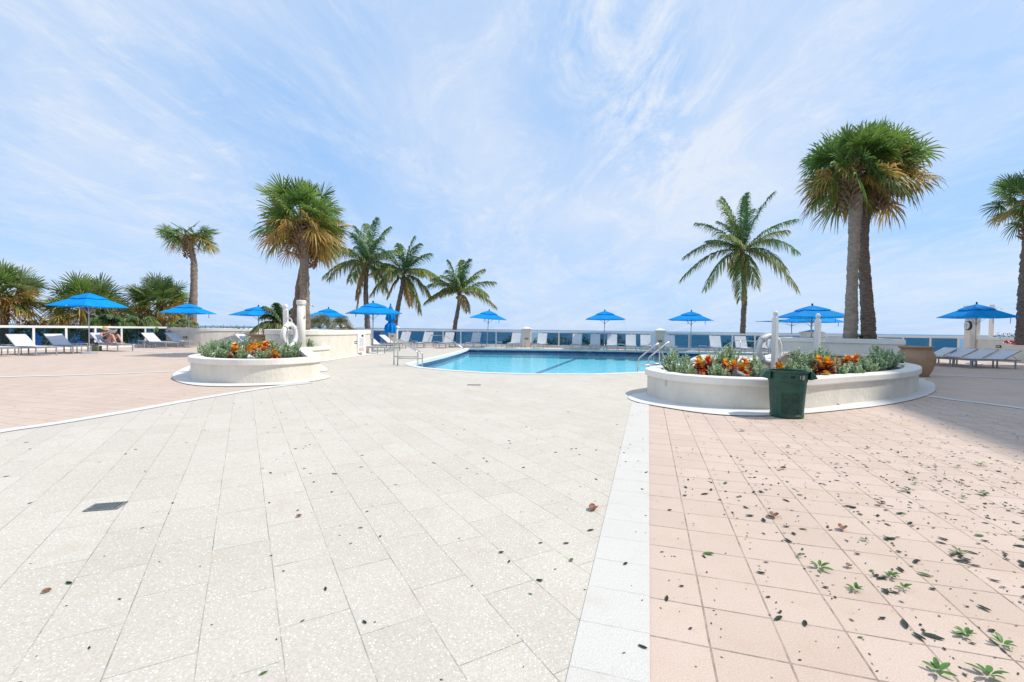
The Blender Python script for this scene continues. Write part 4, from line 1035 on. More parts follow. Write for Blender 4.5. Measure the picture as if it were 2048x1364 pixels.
# towel over the back of the lounger
t = thing('beach_towel', 'pale lilac towel draped over the sunbather lounger back', 'towel', base, th)
bm = B(); ca, sa = math.cos(R(37)), math.sin(R(37)); g = []
path = [(0.15, .395)] + [(-0.30 - .8 * k / 8 * ca, .385 + .8 * k / 8 * sa + .02) for k in range(9)] + [(-0.99, .84), (-1.0, .72), (-0.99, .60)]
for i, (x, z) in enumerate(path):
    g.append([bm.verts.new((x, -0.35 + .70 * j / 12, z + 0.012 * noise.noise(V((x * 6, j * .7, 3))))) for j in range(13)])
for a, b in zip(g, g[1:]):
    for j in range(12): bm.faces.new((a[j], b[j], b[j + 1], a[j + 1]))
bmesh.ops.recalc_face_normals(bm, faces=bm.faces); bmesh.ops.solidify(bm, geom=bm.faces[:], thickness=0.008); link('cloth', bm, M['towel'], t, smooth=True)
# bags beside and below the lounger
def bag(label, x, y, s, m, hand=True):
    c, sn = math.cos(th), math.sin(th)
    t = thing('beach_bag', label, 'bag', (base.x + x * c - y * sn, base.y + x * sn + y * c, 0), th)
    bm = B(); box(bm, (0, 0, s[2] / 2), s); bmesh.ops.subdivide_edges(bm, edges=bm.edges, cuts=3, use_grid_fill=True)
    for v in bm.verts: v.co += V((noise.noise(v.co * 8), noise.noise(v.co * 8 + V((5, 5, 5))), 0)) * .03 * (v.co.z / s[2] + .3); v.co.x *= 1 - .15 * v.co.z / s[2]
    link('body', bm, M[m], t, smooth=True)
    bm = B(); tube(bm, smooth_line([(-s[0] * .25, 0, s[2]), (-s[0] * .2, 0, s[2] + .07), (s[0] * .2, 0, s[2] + .07), (s[0] * .25, 0, s[2])], 4), .012, 6); link('handle', bm, M['black'], t)
bag('olive green cloth bag standing on the deck under the sunbather', -0.35, -0.40, (.42, .18, .27), 'bag')
bag('black bag hanging behind the towel covered lounger back', -1.12, -0.1, (.14, .35, .40), 'black')
# ------------------------------------------------------------------ plants
def setcol(bm, cols):
    lay = bm.loops.layers.float_color.new('Col')
    for f in bm.faces:
        c = cols.get(f.index) if isinstance(cols, dict) else cols(f)
        for l in f.loops: l[lay] = (c[0], c[1], c[2], 1)
class FB:           # fast face builder with colours
    def __init__(s): s.v = []; s.f = []; s.c = []
    def add(s, pts, faces, cols):
        n = len(s.v); s.v += [tuple(p) for p in pts]
        for f, c in zip(faces, cols): s.f.append(tuple(n + i for i in f)); s.c.append(c)
    def build(s, name, m, parent=None, smooth=False):
        me = bpy.data.meshes.new(name); me.from_pydata(s.v, [], s.f); me.materials.append(m)
        ca = me.color_attributes.new('Col', 'FLOAT_COLOR', 'CORNER'); data = []
        for f, c in zip(s.f, s.c):
            for _ in f: data += [c[0], c[1], c[2], 1.0]
        ca.data.foreach_set('color', data)
        if smooth: me.polygons.foreach_set('use_smooth', [True] * len(me.polygons))
        o = bpy.data.objects.new(name, me); COL.objects.link(o)
        if parent: o.parent = parent
        return o
UP = V((0, 0, 1))
def mixc(a, b, t): return tuple(a[i] * (1 - t) + b[i] * t for i in range(3))
def jit(c, r_, a=0.25): k = 1 + r_.uniform(-a, a); return tuple(x * k for x in c)
def ribbon(fb, pts, ws, side, cols):
    P_ = []; F = []
    for p, w in zip(pts, ws):
        P_ += [p - side * w, p + side * w]
    F = [(2 * i, 2 * i + 1, 2 * i + 3, 2 * i + 2) for i in range(len(pts) - 1)]
    fb.add(P_, F, cols)
def fan_leaf(fb, base, d, r_, L, pet, green, tip, droop, nseg=22, hang=0.0):
    """costapalmate palm leaf"""
    side = d.cross(UP)
    if side.length < 0.1: side = V((1, 0, 0))
    side.normalize(); roll = r_.uniform(-1.25, 1.25); nrm = side.cross(d).normalized()
    side = (side * math.cos(roll) + nrm * math.sin(roll)).normalized(); nrm = side.cross(d).normalized()
    # petiole
    m = base + d * pet * .5 + V((0, 0, -.02)); h = base + d * pet + V((0, 0, -.55 * pet * droop * droop * 2 - .1 * pet * droop))
    ribbon(fb, [base, m, h], [.028, .018, .013], side, [mixc(green, tip, .35)] * 2)
    spread = R(r_.uniform(115, 145))
    for i in range(nseg):
        a = -spread + 2 * spread * i / (nseg - 1) + r_.uniform(-.05, .05)
        dv = (d * math.cos(a) + side * math.sin(a)).normalized()
        l = L * (0.62 + 0.38 * math.cos(a * .75)) * r_.uniform(.85, 1.08)
        dr = droop * r_.uniform(.6, 1.4) * l
        s2 = dv.cross(nrm).normalized(); s2 = (s2 + nrm * r_.uniform(-.6, .6)).normalized()
        st = h + d * 0.03 + nrm * (0.10 * L * abs(math.sin(a)))
        p1 = st + dv * l * .45 + V((0, 0, -dr * .16)) ; p2 = st + dv * l * .78 + V((0, 0, -dr * .55)); p3 = st + dv * l * .95 + V((0, 0, -dr * (1.0 + hang)))
        g = jit(green, r_, .3); tt = jit(tip, r_, .3)
        ribbon(fb, [st, p1, p2, p3], [.010, .030 * (L / 1.0), .023 * (L / 1.0), .001], s2, [g, mixc(g, tt, .12), tt])
GRN = (0.14, 0.27, 0.055); GRN2 = (0.24, 0.39, 0.075); DKG = (0.07, 0.15, 0.055); TAN = (0.70, 0.42, 0.14); BRN = (0.56, 0.27, 0.07); DRY = (0.50, 0.38, 0.24); OLV = (0.27, 0.32, 0.07)
def trunk(t, pts, rad, m, n=14, rough=0.03, name='trunk'):
    pts = smooth_line([V(p) for p in pts], 8); rr_ = []
    for i in range(len(pts)):
        u = i / (len(pts) - 1) * (len(rad) - 1); k = min(len(rad) - 2, int(u)); rr_.append(rad[k] + (rad[k + 1] - rad[k]) * (u - k))
    bm = B()
    dense = []; dr = []
    for i in range(len(pts) - 1):
        for s in range(4): dense.append(pts[i].lerp(pts[i + 1], s / 4)); dr.append((rr_[i] + (rr_[i + 1] - rr_[i]) * s / 4) * (1 + (rough if s % 2 else -rough)))
    dense.append(pts[-1]); dr.append(rr_[-1])
    tube(bm, dense, dr, n)
    for v in bm.verts: v.co += V((noise.noise(v.co * 5), noise.noise(v.co * 5 + V((9, 0, 0))), 0)) * rad[0] * .16
    return link(name, bm, m, t, smooth=True)
def sabal(label, root, tr_pts, tr_rad, crown, Rc, seed, n_up=26, n_mid=16, n_dead=20, bark='bark', flat=1.0, name='sabal_palm', boots=True, dry=0.3, L=None, hi=88):
    r_ = random.Random(seed); t = thing(name, label, 'palm tree', root)
    rt = V(root); loc = lambda p: V(p) - rt
    if tr_pts: trunk(t, [loc(p) for p in tr_pts], tr_rad, M[bark])
    c = loc(crown); Lf = L or Rc * .47; pet = Rc * .58
    up = FB(); dead = FB()
    for i in range(n_up + n_mid):
        k = (i + .5) / (n_up + n_mid)
        el = math.asin(max(-.6, min(.999, math.sin(R(hi)) - k * (math.sin(R(hi)) + .50)))) + R(r_.uniform(-15, 15)); az = i * 2.39996 + r_.uniform(-.25, .25)
        el = max(R(-45), el)
        d = V((math.cos(el) * math.cos(az), math.cos(el) * math.sin(az), math.sin(el) * flat)).normalized()
        if math.sin(az) < -.5 and el < R(-20): continue
        g = mixc(GRN2 if r_.random() < .6 else GRN, DKG, r_.uniform(0, .6)); g = mixc(g, (.36, .42, .22), .5) if r_.random() < .15 else g; amt = dry * (0.25 + 1.0 * k)
        tip = mixc(g, TAN, min(.9, amt * r_.uniform(.3, 1.6)))
        if k > .62 and r_.random() < .45: g = mixc(g, TAN, .55); tip = mixc(TAN, BRN, r_.random())
        fan_leaf(up, c + d * .08 + V((0, 0, .0)), d, r_, Lf * r_.uniform(.85, 1.1), pet * r_.uniform(.42, 1.1), g, tip, .08 + .55 * k * k, nseg=26)
    for i in range(n_dead):
        el = R(4 - 56 * (i / max(1, n_dead)) + r_.uniform(-16, 16)); az = i * 2.39996 * 1.7 + r_.uniform(-.4, .4)
        d = V((math.cos(el) * math.cos(az), math.cos(el) * math.sin(az), math.sin(el))).normalized()
        if math.sin(az) < -.45 and el < R(-12): continue
        b = mixc(BRN, TAN, r_.random()); b = mixc(b, OLV, .5 if r_.random() < .2 else .1)
        fan_leaf(dead, c + V((0, 0, -.05)) + d * .06, d, r_, Lf * r_.uniform(.62, .95), pet * r_.uniform(.5, 1.0), b, mixc(b, BRN, .4), .42, 18, hang=.2)
    up.build('green_fronds', M['leaf'], t)
    if n_dead: dead.build('dead_fronds', M['leaf'], t)
    if boots and tr_pts:
        bm = B(); rad = tr_rad[-1]
        for i in range(80):
            z = -1.7 * (i / 80) - .02; az = i * 2.4; dirv = V((math.cos(az), math.sin(az), .75 + r_.uniform(-.2, .2))).normalized()
            p0_ = c + V((math.cos(az) * rad * .7, math.sin(az) * rad * .7, z)); tube(bm, [p0_, p0_ + dirv * r_.uniform(.14, .32)], [.06, .028], 5)
        link('leaf_bases', bm, M['boot'], t)
    return t
def G(px, Y, z=-3.4): p = ad(px, hor(px), Y); return (p.x, p.y, z)
def PZ(px, py, Y): p = ad(px, py, Y); return (p.x, p.y, p.z)
# left big palm (two trunks)
sabal('big cabbage palm with shaggy brown skirt rising from the left high planter', G(606, 20.0, 1.0), [PZ(608, 665, 20), PZ(609, 580, 20), PZ(608, 520, 20), PZ(606, 462, 20)], [.27, .195, .18, .22], PZ(603, 440, 20), 2.05, 11, 36, 28, 34, dry=.4)
sabal('cabbage palm leaning behind the big left palm, its trunk crossing it', G(592, 21.2, 1.0), [PZ(590, 665, 21.2), PZ(597, 600, 21.2), PZ(607, 530, 21.2), PZ(612, 490, 21.2)], [.26, .21, .16, .18], PZ(622, 462, 21), 1.8, 12, 10, 12, 12, bark='barkd', dry=.4)
# right big pair
sabal('tall palm with pale grey trunk, left one of the twin palms at right', G(1703, 18.4, .95), [PZ(1701, 680, 18.4), PZ(1704, 580, 18.4), PZ(1708, 480, 18.4), PZ(1712, 390, 18.4)], [.26, .20, .195, .25], PZ(1702, 336, 18.4), 2.15, 21, 36, 30, 30, bark='barkg', dry=.22)
sabal('tall palm with dark trunk, right one of the twin palms at right', G(1738, 19.0, .95), [PZ(1738, 680, 19), PZ(1733, 590, 19), PZ(1727, 500, 19), PZ(1731, 440, 19), PZ(1742, 380, 19)], [.28, .22, .19, .175, .23], PZ(1760, 338, 19), 2.25, 22, 38, 34, 38, bark='barkd', dry=.25)
# bird-thin bent palm at left
sabal('tall bare palm with bent thin trunk and small flat crown at left', G(384, 33), [PZ(384, 790, 33), PZ(385, 650, 33), PZ(388, 560, 33), PZ(387, 520, 33), PZ(379, 490, 33), PZ(376, 478, 33)], [.30, .28, .22, .19, .20, .27], PZ(376, 470, 33), 1.95, 31, 18, 26, 8, flat=.55, dry=.45, L=.9, hi=26)
# bushy cabbage palms beyond the left railing
def ctr(px, py, Y, r=.25, n=None): return [G(px, Y), PZ(px, hor(px), Y), PZ(px, py + 6, Y)]
sabal('bushy yellow tipped cabbage palm cut by the left edge of the photo', G(5, 28), ctr(5, 590, 28), [.3, .26, .24], PZ(5, 590, 28), 2.35, 41, 36, 34, 16, dry=1.0, bark='barkd')
sabal('bushy cabbage palm right behind the umbrella over the sunbather', G(172, 30), ctr(172, 614, 30), [.3, .28, .24], PZ(171, 618, 30), 2.6, 42, 38, 36, 16, dry=.95, bark='barkd')
sabal('bushy cabbage palm left of the tall bare palm trunk', G(320, 32.5), ctr(320, 608, 32.5), [.3, .28, .24], PZ(322, 610, 32.5), 2.3, 43, 36, 34, 16, dry=.85)
sabal('small cabbage palm low between two bushy palms at left', G(245, 33.5), ctr(245, 632, 33.5), [.25, .22, .2], PZ(248, 640, 33.5), 1.9, 44, 16, 18, 8, dry=.7, bark='barkd')
# right edge palm
sabal('palm cut by the right edge of the photo, thick dark trunk', G(2060, 19.5, 1.0), [PZ(2053, 690, 19.5), PZ(2056, 560, 19.5), PZ(2062, 460, 19.5), PZ(2062, 420, 19.5)], [.36, .28, .22, .24], PZ(2062, 400, 19.5), 1.6, 51, 26, 22, 12, bark='barkd', dry=.35)

# coconut palms
def frond(fb, p0, p1, p2, r_, L=.62, n=46, g=GRN, tipc=TAN, dry=.2, wind=V((0, 0, 0)), rach=.022):
    bz = lambda u: p0 * (1 - u) ** 2 + p1 * 2 * u * (1 - u) + p2 * u * u
    pts = [bz(i / 12) for i in range(13)]
    for i in range(12):
        t_ = (pts[i + 1] - pts[i]).normalized(); s_ = t_.cross(UP)
        if s_.length < .05: s_ = V((1, 0, 0))
        s_.normalize(); w = rach * (1 - i / 13); n_ = s_.cross(t_)
        ribbon(fb, [pts[i], pts[i + 1]], [w, w * .9], s_, [mixc((.22, .22, .05), TAN, .3)])
        ribbon(fb, [pts[i], pts[i + 1]], [w, w * .9], n_, [mixc((.22, .22, .05), TAN, .3)])
    for i in range(n):
        u = .10 + .90 * (i + .5) / n; p = bz(u); t_ = (bz(min(1, u + .02)) - bz(u - .02)).normalized()
        s_ = t_.cross(UP)
        if s_.length < .05: s_ = V((1, 0, 0))
        s_.normalize(); nn_ = s_.cross(t_).normalized()
        for sg in (-1, 1):
            l = L * (math.sin(PI * (u * .86 + .09)) ** .6) * r_.uniform(.8, 1.1)
            if r_.random() < .06: continue
            lift = r_.uniform(-.1, .35)
            dv = (s_ * sg * .80 + t_ * (.55 + .5 * u) + nn_ * lift).normalized()
            a = p + dv * l * .4 + V((0, 0, -.05 * l)); b_ = p + dv * l * .72 + V((0, 0, -.34 * l)) + wind * l * .5; c_ = p + dv * l * .92 + V((0, 0, -.72 * l)) + wind * l
            gg = jit(g, r_, .3); tc_ = mixc(gg, jit(tipc, r_, .2), min(1, dry * r_.uniform(0, 1.8)))
            ww = t_ * .5 + nn_ * r_.uniform(-.5, .5); ww = (ww - dv * ww.dot(dv)).normalized()
            ribbon(fb, [p, a, b_, c_], [.018, .033, .026, .002], ww, [gg, mixc(gg, tc_, .3), tc_])
def coconut(label, root, tr_pts, rad, crown, fronds, seed, sc=1.0, wind=V((.0, 0, 0)), dry=.3, young=3, name='coconut_palm', L=.92):
    r_ = random.Random(seed); t = thing(name, label, 'palm tree', root); rt = V(root); loc = lambda p: V(p) - rt
    if tr_pts: trunk(t, [loc(p) for p in tr_pts], rad, M['coco'], 12, .05)
    c = loc(crown); fb = FB(); db = FB(); nd = 0
    for i, f in enumerate(fronds):
        dx, dz = f[0], f[1]; dy = f[2] if len(f) > 2 else r_.uniform(-1.4, 1.4) * sc * (1 - .3 * abs(dz) / 4)
        deadf = len(f) > 3 and f[3]
        tip = c + V((dx, dy, dz)); ln = tip - c; h = V((ln.x, ln.y, 0))
        arch = (.42 if dz < .8 else .22) * ln.length
        mid = c + V((ln.x * .42, ln.y * .42, ln.z * .5)) + V((0, 0, arch))
        tgt = db if deadf else fb; nd += bool(deadf)
        g = mixc((.13, .28, .075), (.07, .18, .08), r_.random()) if r_.random() < .75 else mixc((.24, .36, .07), OLV, r_.random() * .6)
        if deadf: g = mixc(BRN, DRY, r_.random())
        age = max(0, min(1, (1.5 - dz) / 4))
        g = mixc(g, OLV, .3 * age)
        frond(tgt, c, mid, tip, r_, L * sc * (.75 if deadf else 1), 68, g, DRY if deadf else TAN, dry=dry * (.4 + 1.6 * age), wind=wind)
    fb.build('fronds', M['leaf'], t)
    if nd: db.build('dead_fronds', M['leaf'], t)
    bm = B()
    for i in range(14):
        a = i * 2.4; tube(bm, [c + V((0, 0, -.25 + .03 * i)), c + V((math.cos(a) * .22, math.sin(a) * .22, .05 + .03 * i))], [.06, .03], 5)
    link('leaf_bases', bm, M['boot'], t)
    bm = B()
    for i in range(5):
        a = i * 1.3 + seed; bmesh.ops.create_icosphere(bm, subdivisions=2, radius=.10 * sc, matrix=Matrix.Translation(c + V((math.cos(a) * .2, math.sin(a) * .2, -.22))))
    link('coconuts', bm, mat('coconut_husk', (.20, .22, .06), .6, var=.3), t, smooth=True)
    return t
k = 36 / 910
def F(cx, cy, lst, Y):   # tips given as seen in the view of this tree, kept as metres round the crown
    s = Y / 910; return [((x - cx) * s, (cy - y) * s) + tuple(rest) for x, y, *rest in lst]
c4f = F(1484, 505, [(1394, 445, .3), (1430, 405, -.5), (1366, 516, -.4), (1368, 558, .5), (1401, 580, -1.0), (1466, 600, -1.3), (1446, 392, .4), (1472, 402, -1.2), (1494, 385, .2), (1541, 386, -.3), (1586, 440, -.4), (1601, 500, .4), (1590, 580, -.5), (1587, 535, .9), (1520, 410, 1.2),
        (1500, 540, 2.6), (1440, 470, 2.5), (1520, 480, 2.8), (1480, 430, 1.8), (1495, 575, -1.5), (1460, 430, 2.2), (1545, 470, -1.9), (1420, 480, -2.0)], 36)
coconut('lone coconut palm beyond the railing at right, above the ring buoy', G(1486, 36), [G(1486, 36), PZ(1486, 650, 36), PZ(1489, 600, 36), PZ(1486, 550, 36), PZ(1484, 512, 36)], [.26, .20, .19, .16, .17], PZ(1484, 506, 36), c4f, 61, 1.15, dry=.28)
c1f = F(735, 533, [(643, 522, -.3), (652, 560, .6), (662, 560, -1.4), (706, 455, .3), (722, 445, 1.2), (756, 442, -.4), (776, 455, .5), (700, 490, 1.6), (776, 588, -.7), (748, 470, 1.9), (690, 505, -1.7), (786, 520, -1.2), (795, 500, .8), (715, 630, -.3, 1), (718, 600, -.6, 1), (720, 480, -1.9), (760, 540, 2.2), (682, 560, 2.0)], 37)
coconut('left one of three coconut palms beyond the pool, thick ragged crown', G(735, 37), [G(736, 37), PZ(735, 655, 37), PZ(732, 600, 37), PZ(732, 560, 37), PZ(734, 535, 37)], [.26, .22, .20, .17, .18], PZ(735, 530, 37), c1f, 62, 1.15, dry=.3, wind=V((.1, 0, 0)))
c2f = F(804, 548, [(826, 468, .2), (790, 480, .9), (862, 505, -.6), (872, 548, .8), (840, 620, -.4), (856, 590, 1.3), (776, 590, -.4, 1), (738, 585, .4), (756, 520, 1.2), (845, 490, -1.5), (768, 500, -1.6), (880, 560, -1.2), (752, 550, -1.8), (816, 500, 2.2), (835, 540, 2.2), (780, 560, -2.2), (810, 605, 1.8, 1)], 38)
coconut('middle one of three coconut palms beyond the pool, leaning trunk behind the folded umbrella', G(776, 38), [G(774, 38), PZ(789, 655, 38), PZ(795, 620, 38), PZ(803, 580, 38), PZ(807, 556, 38)], [.26, .21, .19, .17, .18], PZ(806, 552, 38), c2f, 63, 1.1, dry=.3)
c3f = F(917, 588, [(852, 604, -.5), (860, 555, .6), (895, 520, -.2), (920, 515, 1), (940, 520, -.9), (966, 535, .4), (988, 562, -.3), (990, 610, .5), (938, 622, -1.4, 1), (876, 545, 1.6), (950, 545, 1.9), (900, 545, -1.9), (870, 585, 1.8), (975, 590, -1.6), (860, 575, -1.6), (916, 540, 2.0)], 37)
coconut('smallest and rightmost of three coconut palms beyond the pool', G(900, 37), [G(898, 37), PZ(909, 660, 37), PZ(914, 630, 37), PZ(918, 605, 37), PZ(918, 592, 37)], [.22, .18, .16, .15, .16], PZ(918, 590, 37), c3f, 64, 1.0, dry=.35)
yf = F(560, 640, [(530, 622), (545, 605), (560, 598), (580, 605), (592, 625), (525, 650), (535, 640), (590, 645), (570, 610), (550, 650), (575, 650)], 27)
coconut('young green palm showing just left of the leaning trunks and shower', G(560, 27, 1.0), None, None, PZ(560, 650, 27), yf, 65, .75, dry=.35)
yf = F(225, 650, [(205, 636), (215, 630), (228, 628), (240, 636), (250, 645), (196, 648), (235, 630), (262, 650)], 27)
coconut('low bright green young palm above the railing behind the sunbather', G(228, 27, -3.4), [G(228, 27), PZ(228, 655, 27)], [.12, .1], PZ(228, 652, 27), yf, 66, .7, dry=.1)
yf = F(285, 650, [(262, 640), (275, 632), (290, 632), (304, 642), (312, 650), (268, 650), (296, 636)], 28)
coconut('second low young palm above the railing, left of the curved wall', G(285, 28), [G(285, 28), PZ(285, 655, 28)], [.12, .1], PZ(285, 652, 28), yf, 67, .7, dry=.2)
yf = F(365, 660, [(352, 648), (362, 644), (374, 645), (384, 650), (346, 655), (368, 646)], 30)
coconut('tiny young palm on the curved beige wall, at the foot of the bare palm', G(365, 30, 1.0), None, None, PZ(365, 656, 30), yf, 68, .45, dry=.1)
# spiky silver green fan clumps on the left high planter
def clump(label, p, s, seed, n=22, col=(0.13, 0.20, 0.10)):
    r_ = random.Random(seed); t = thing('fan_palm_clump', label, 'shrub', p); fb = FB()
    for i in range(n):
        el = R(r_.uniform(8, 80)); az = i * 2.4; d = V((math.cos(el) * math.cos(az), math.cos(el) * math.sin(az), math.sin(el)))
        g = mixc(col, DRY, r_.uniform(0, .5)); fan_leaf(fb, V((0, 0, -.05)), d, r_, s * .45, s * .45, g, mixc(g, (0.5, .42, .28), .5), .25, 16)
    fb.build('fronds', M['leaf'], t); return t
clump('spiky silver green fan palm clump behind the tall left planter wall', PZ(640, 655, 25.5), 1.25, 71, 26)
clump('smaller spiky fan clump right of the silver one, beside the blue umbrella pole', PZ(682, 655, 26.5), 1.05, 72, 20, (.12, .17, .06))
clump('small fan clump at the right foot of the big left palm', PZ(617, 655, 21.5), .5, 73, 12)

# leafy bushes beyond the railings
def bush(label, p, rx, rz_, seed, n=420, cols=((.06, .11, .03), (.17, .17, .035), (.035, .07, .03)), leafs=.11, name='sea_grape_bush'):
    r_ = random.Random(seed); t = thing(name, label, 'bush', p); fb = FB()
    for i in range(n):
        d = V((r_.gauss(0, 1), r_.gauss(0, 1), r_.gauss(0, 1))).normalized(); rad = r_.uniform(.45, 1) ** .5
        wob = 1 + .35 * noise.noise(d * 2.3 + V((seed, 0, 0)))
        q = V((d.x * rx, d.y * min(rx, 1.2), d.z * rz_)) * rad * wob
        a = V((r_.gauss(0, 1), r_.gauss(0, 1), r_.gauss(0, .6))).normalized(); b_ = a.orthogonal().normalized()
        s = leafs * r_.uniform(.6, 1.3); c = jit(cols[int(r_.random() * len(cols))], r_, .35)
        fb.add([q - a * s, q + b_ * s * .55, q + a * s, q - b_ * s * .55], [(0, 1, 2, 3)], [c])
    fb.build('foliage', M['seagrape'], t)
    bm = B()
    for i in range(5):
        a = i * 1.3; tube(bm, [(0, 0, -3.4 - p[2]), (math.cos(a) * rx * .3, math.sin(a) * .3, -rz_ * .3), (math.cos(a) * rx * .6, math.sin(a) * .5, rz_ * .5)], [.05, .03, .01], 5)
    link('stems', bm, M['stem'], t); return t
def hb(label, px, pyt, Y, rx, rz_, seed, **kw):
    p = V(PZ(px, pyt, Y)); p.z -= rz_; bush(label, tuple(p), rx, rz_, seed, **kw)
for i, (px, w, lab) in enumerate(((1022, .75, 'left of the middle pillar'), (1082, .95, 'right of the middle pillar'), (1120, 1.0, 'left of the centre umbrella pole'), (1160, 1.0, 'behind the seventh lounger'), (1196, .9, 'behind the shaded eighth lounger'), (1236, .8, 'right of the centre umbrella pole'))):
    hb(f'green and yellow sea grape bush seen through the glass, {lab}', px, 671.5, 38, w, .9, 80 + i, n=420)
hb('dark green bush seen through the glass behind the ring buoy', 1512, 672, 34, .75, 1.1, 90, cols=((.05, .10, .03), (.035, .07, .03)))
hb('small dark bush low behind the glass at the lone coconut palm', 1457, 682, 33, .55, .7, 91, cols=((.05, .10, .03), (.035, .07, .03)))
hb('yellow green leafy bush above the left railing beside the edge palm', 75, 640, 30, 1.25, .9, 92, n=600, cols=((.16, .19, .04), (.22, .17, .05), (.07, .11, .03)), leafs=.13)
hb('dark leafy thicket behind the glass between sunbather and curved wall', 290, 657, 31.5, 1.7, 1.7, 93, n=900, cols=((.04, .08, .03), (.03, .06, .035), (.08, .11, .04)))
hb('dark leafy thicket behind the glass left of the sunbather', 135, 652, 33, 2.0, 1.5, 94, n=800, cols=((.04, .08, .03), (.03, .06, .035), (.10, .11, .04)))
hb('shadowy bush behind the leftmost glass panes', 45, 655, 32, 1.9, 1.6, 95, n=600, cols=((.04, .08, .04), (.03, .06, .04)))
hb('dark thicket behind the sunbather and her magazine', 222, 650, 34, 1.6, 1.5, 96, n=800, cols=((.04, .08, .03), (.06, .10, .03), (.12, .13, .05)))
# trailing weeds on the curved wall
t = thing('trailing_weeds', 'low weedy creeper growing along the top of the curved beige wall', 'weeds', (-19, 29.6, 1.08)); fb = FB(); r_ = random.Random(5)
for i in range(420):
    x = r_.uniform(-2.2, 2.4); y = r_.uniform(-.5, 1.3); 
    if r_.random() < .5: x = r_.choice((-1.6, -.2, .5, 1.4)) + r_.gauss(0, .25)
    h_ = r_.uniform(.04, .22) * (1.2 if r_.random() < .15 else .6); q = V((x, y, h_)); a = V((r_.gauss(0, 1), r_.gauss(0, 1), r_.gauss(0, 1))).normalized(); b_ = a.orthogonal(); s = r_.uniform(.02, .05)
    fb.add([q - a * s, q + b_ * s * .5, q + a * s, q - b_ * s * .5], [(0, 1, 2, 3)], [jit((.07, .12, .04), r_, .4)])
    if i % 4 == 0: ribbon(fb, [V((x, y, 0)), q], [.004, .003], V((1, 0, 0)), [(.10, .12, .05)])
fb.build('foliage', M['seagrape'], t)
# red bougainvillea on the right wall
p = PZ(2030, 684, 21.2); t = thing('bougainvillea', 'cluster of red bougainvillea blooms spilling over the beige wall at right', 'flowers', p); fb = FB(); r_ = random.Random(6)
for i in range(260):
    x = r_.uniform(-.42, .32); q = V((x, r_.uniform(-.1, .1), r_.gauss(0, .05) * (1.3 - abs(x) * 1.5) - .02 * x)); a = V((r_.gauss(0, 1), r_.gauss(0, 1), r_.gauss(0, 1))).normalized(); b_ = a.orthogonal(); s = r_.uniform(.03, .05)
    fb.add([q - a * s, q + b_ * s * .7, q + a * s, q - b_ * s * .7], [(0, 1, 2, 3)], [jit((.62, .015, .04), r_, .3)])
fb.build('blooms', M['croton'], t)
fb = FB()
for i in range(120):
    q = V((r_.uniform(-.7, .5), r_.uniform(0, .4), .30 + r_.gauss(0, .05))); a = V((r_.gauss(0, 1), r_.gauss(0, 1), r_.gauss(0, 1))).normalized(); b_ = a.orthogonal(); s = .035
    fb.add([q - a * s, q + b_ * s * .6, q + a * s, q - b_ * s * .6], [(0, 1, 2, 3)], [jit((.07, .13, .04), r_, .3)])
fb.build('leaves', M['seagrape'], t)
fb = FB(); t = thing('small_fern', 'small green weed between the twin palm trunks', 'weed', PZ(1722, 674, 17.9)); r_ = random.Random(8)
for i in range(60):
    a = r_.uniform(0, 6.28); d = V((math.cos(a), math.sin(a), r_.uniform(.3, 1.5))).normalized() * r_.uniform(.08, .2); ribbon(fb, [V((0, 0, -.12)), d * .6, d], [.01, .016, .001], d.orthogonal().normalized(), [jit((.10, .2, .04), r_, .3)] * 2)
fb.build('leaves', M['seagrape'], t)

# silver buttonwood shrubs
def silver_proto(seed, H=.5, W=.24, dens=42):
    r_ = random.Random(seed); t = thing('silver_shrub', 'x', 'shrub'); fb = FB(); bm = B()
    for s in range(20):
        az = s * 2.4 + r_.uniform(-.3, .3); lean = r_.uniform(.05, 1.0) * (.4 + .6 * (s / 20)); hh = H * r_.uniform(.55, 1.05) * (1.1 - .35 * lean)
        p0_ = V((math.cos(az) * .03, math.sin(az) * .03, 0)); p2_ = V((math.cos(az) * W * lean, math.sin(az) * W * lean, hh)); p1_ = V((p2_.x * .75, p2_.y * .75, hh * .45))
        bz = lambda u: p0_ * (1 - u) ** 2 + p1_ * 2 * u * (1 - u) + p2_ * u * u
        tube(bm, [bz(0), bz(.35), bz(.7), bz(1)], [.006, .005, .004, .002], 4)
        for i in range(dens):
            u = .12 + .88 * (i / dens); p = bz(u); a = i * 2.4 + s; el = r_.uniform(.1, 1.1) + .5 * u
            d = V((math.cos(a) * math.cos(el), math.sin(a) * math.cos(el), math.sin(el))); l = r_.uniform(.046, .078) * (1.15 - .5 * u); w = l * .40
            sd = d.cross(UP); sd = sd.normalized() if sd.length > .05 else V((1, 0, 0)); nr = sd.cross(d)
            c = jit(mixc((.34, .48, .27), (.64, .74, .52), r_.random()), r_, .2)
            if r_.random() < .25: c = jit((.22, .33, .12), r_, .2)
            st = p + d * .01; m_ = st + d * l * .55; e = st + d * l
            fb.add([st, m_ + sd * w + nr * .004, e, m_ - sd * w + nr * .004], [(0, 1, 2, 3)], [c])
    fb.build('foliage', M['silver'], t); link('stems', bm, M['stem'], t); return t
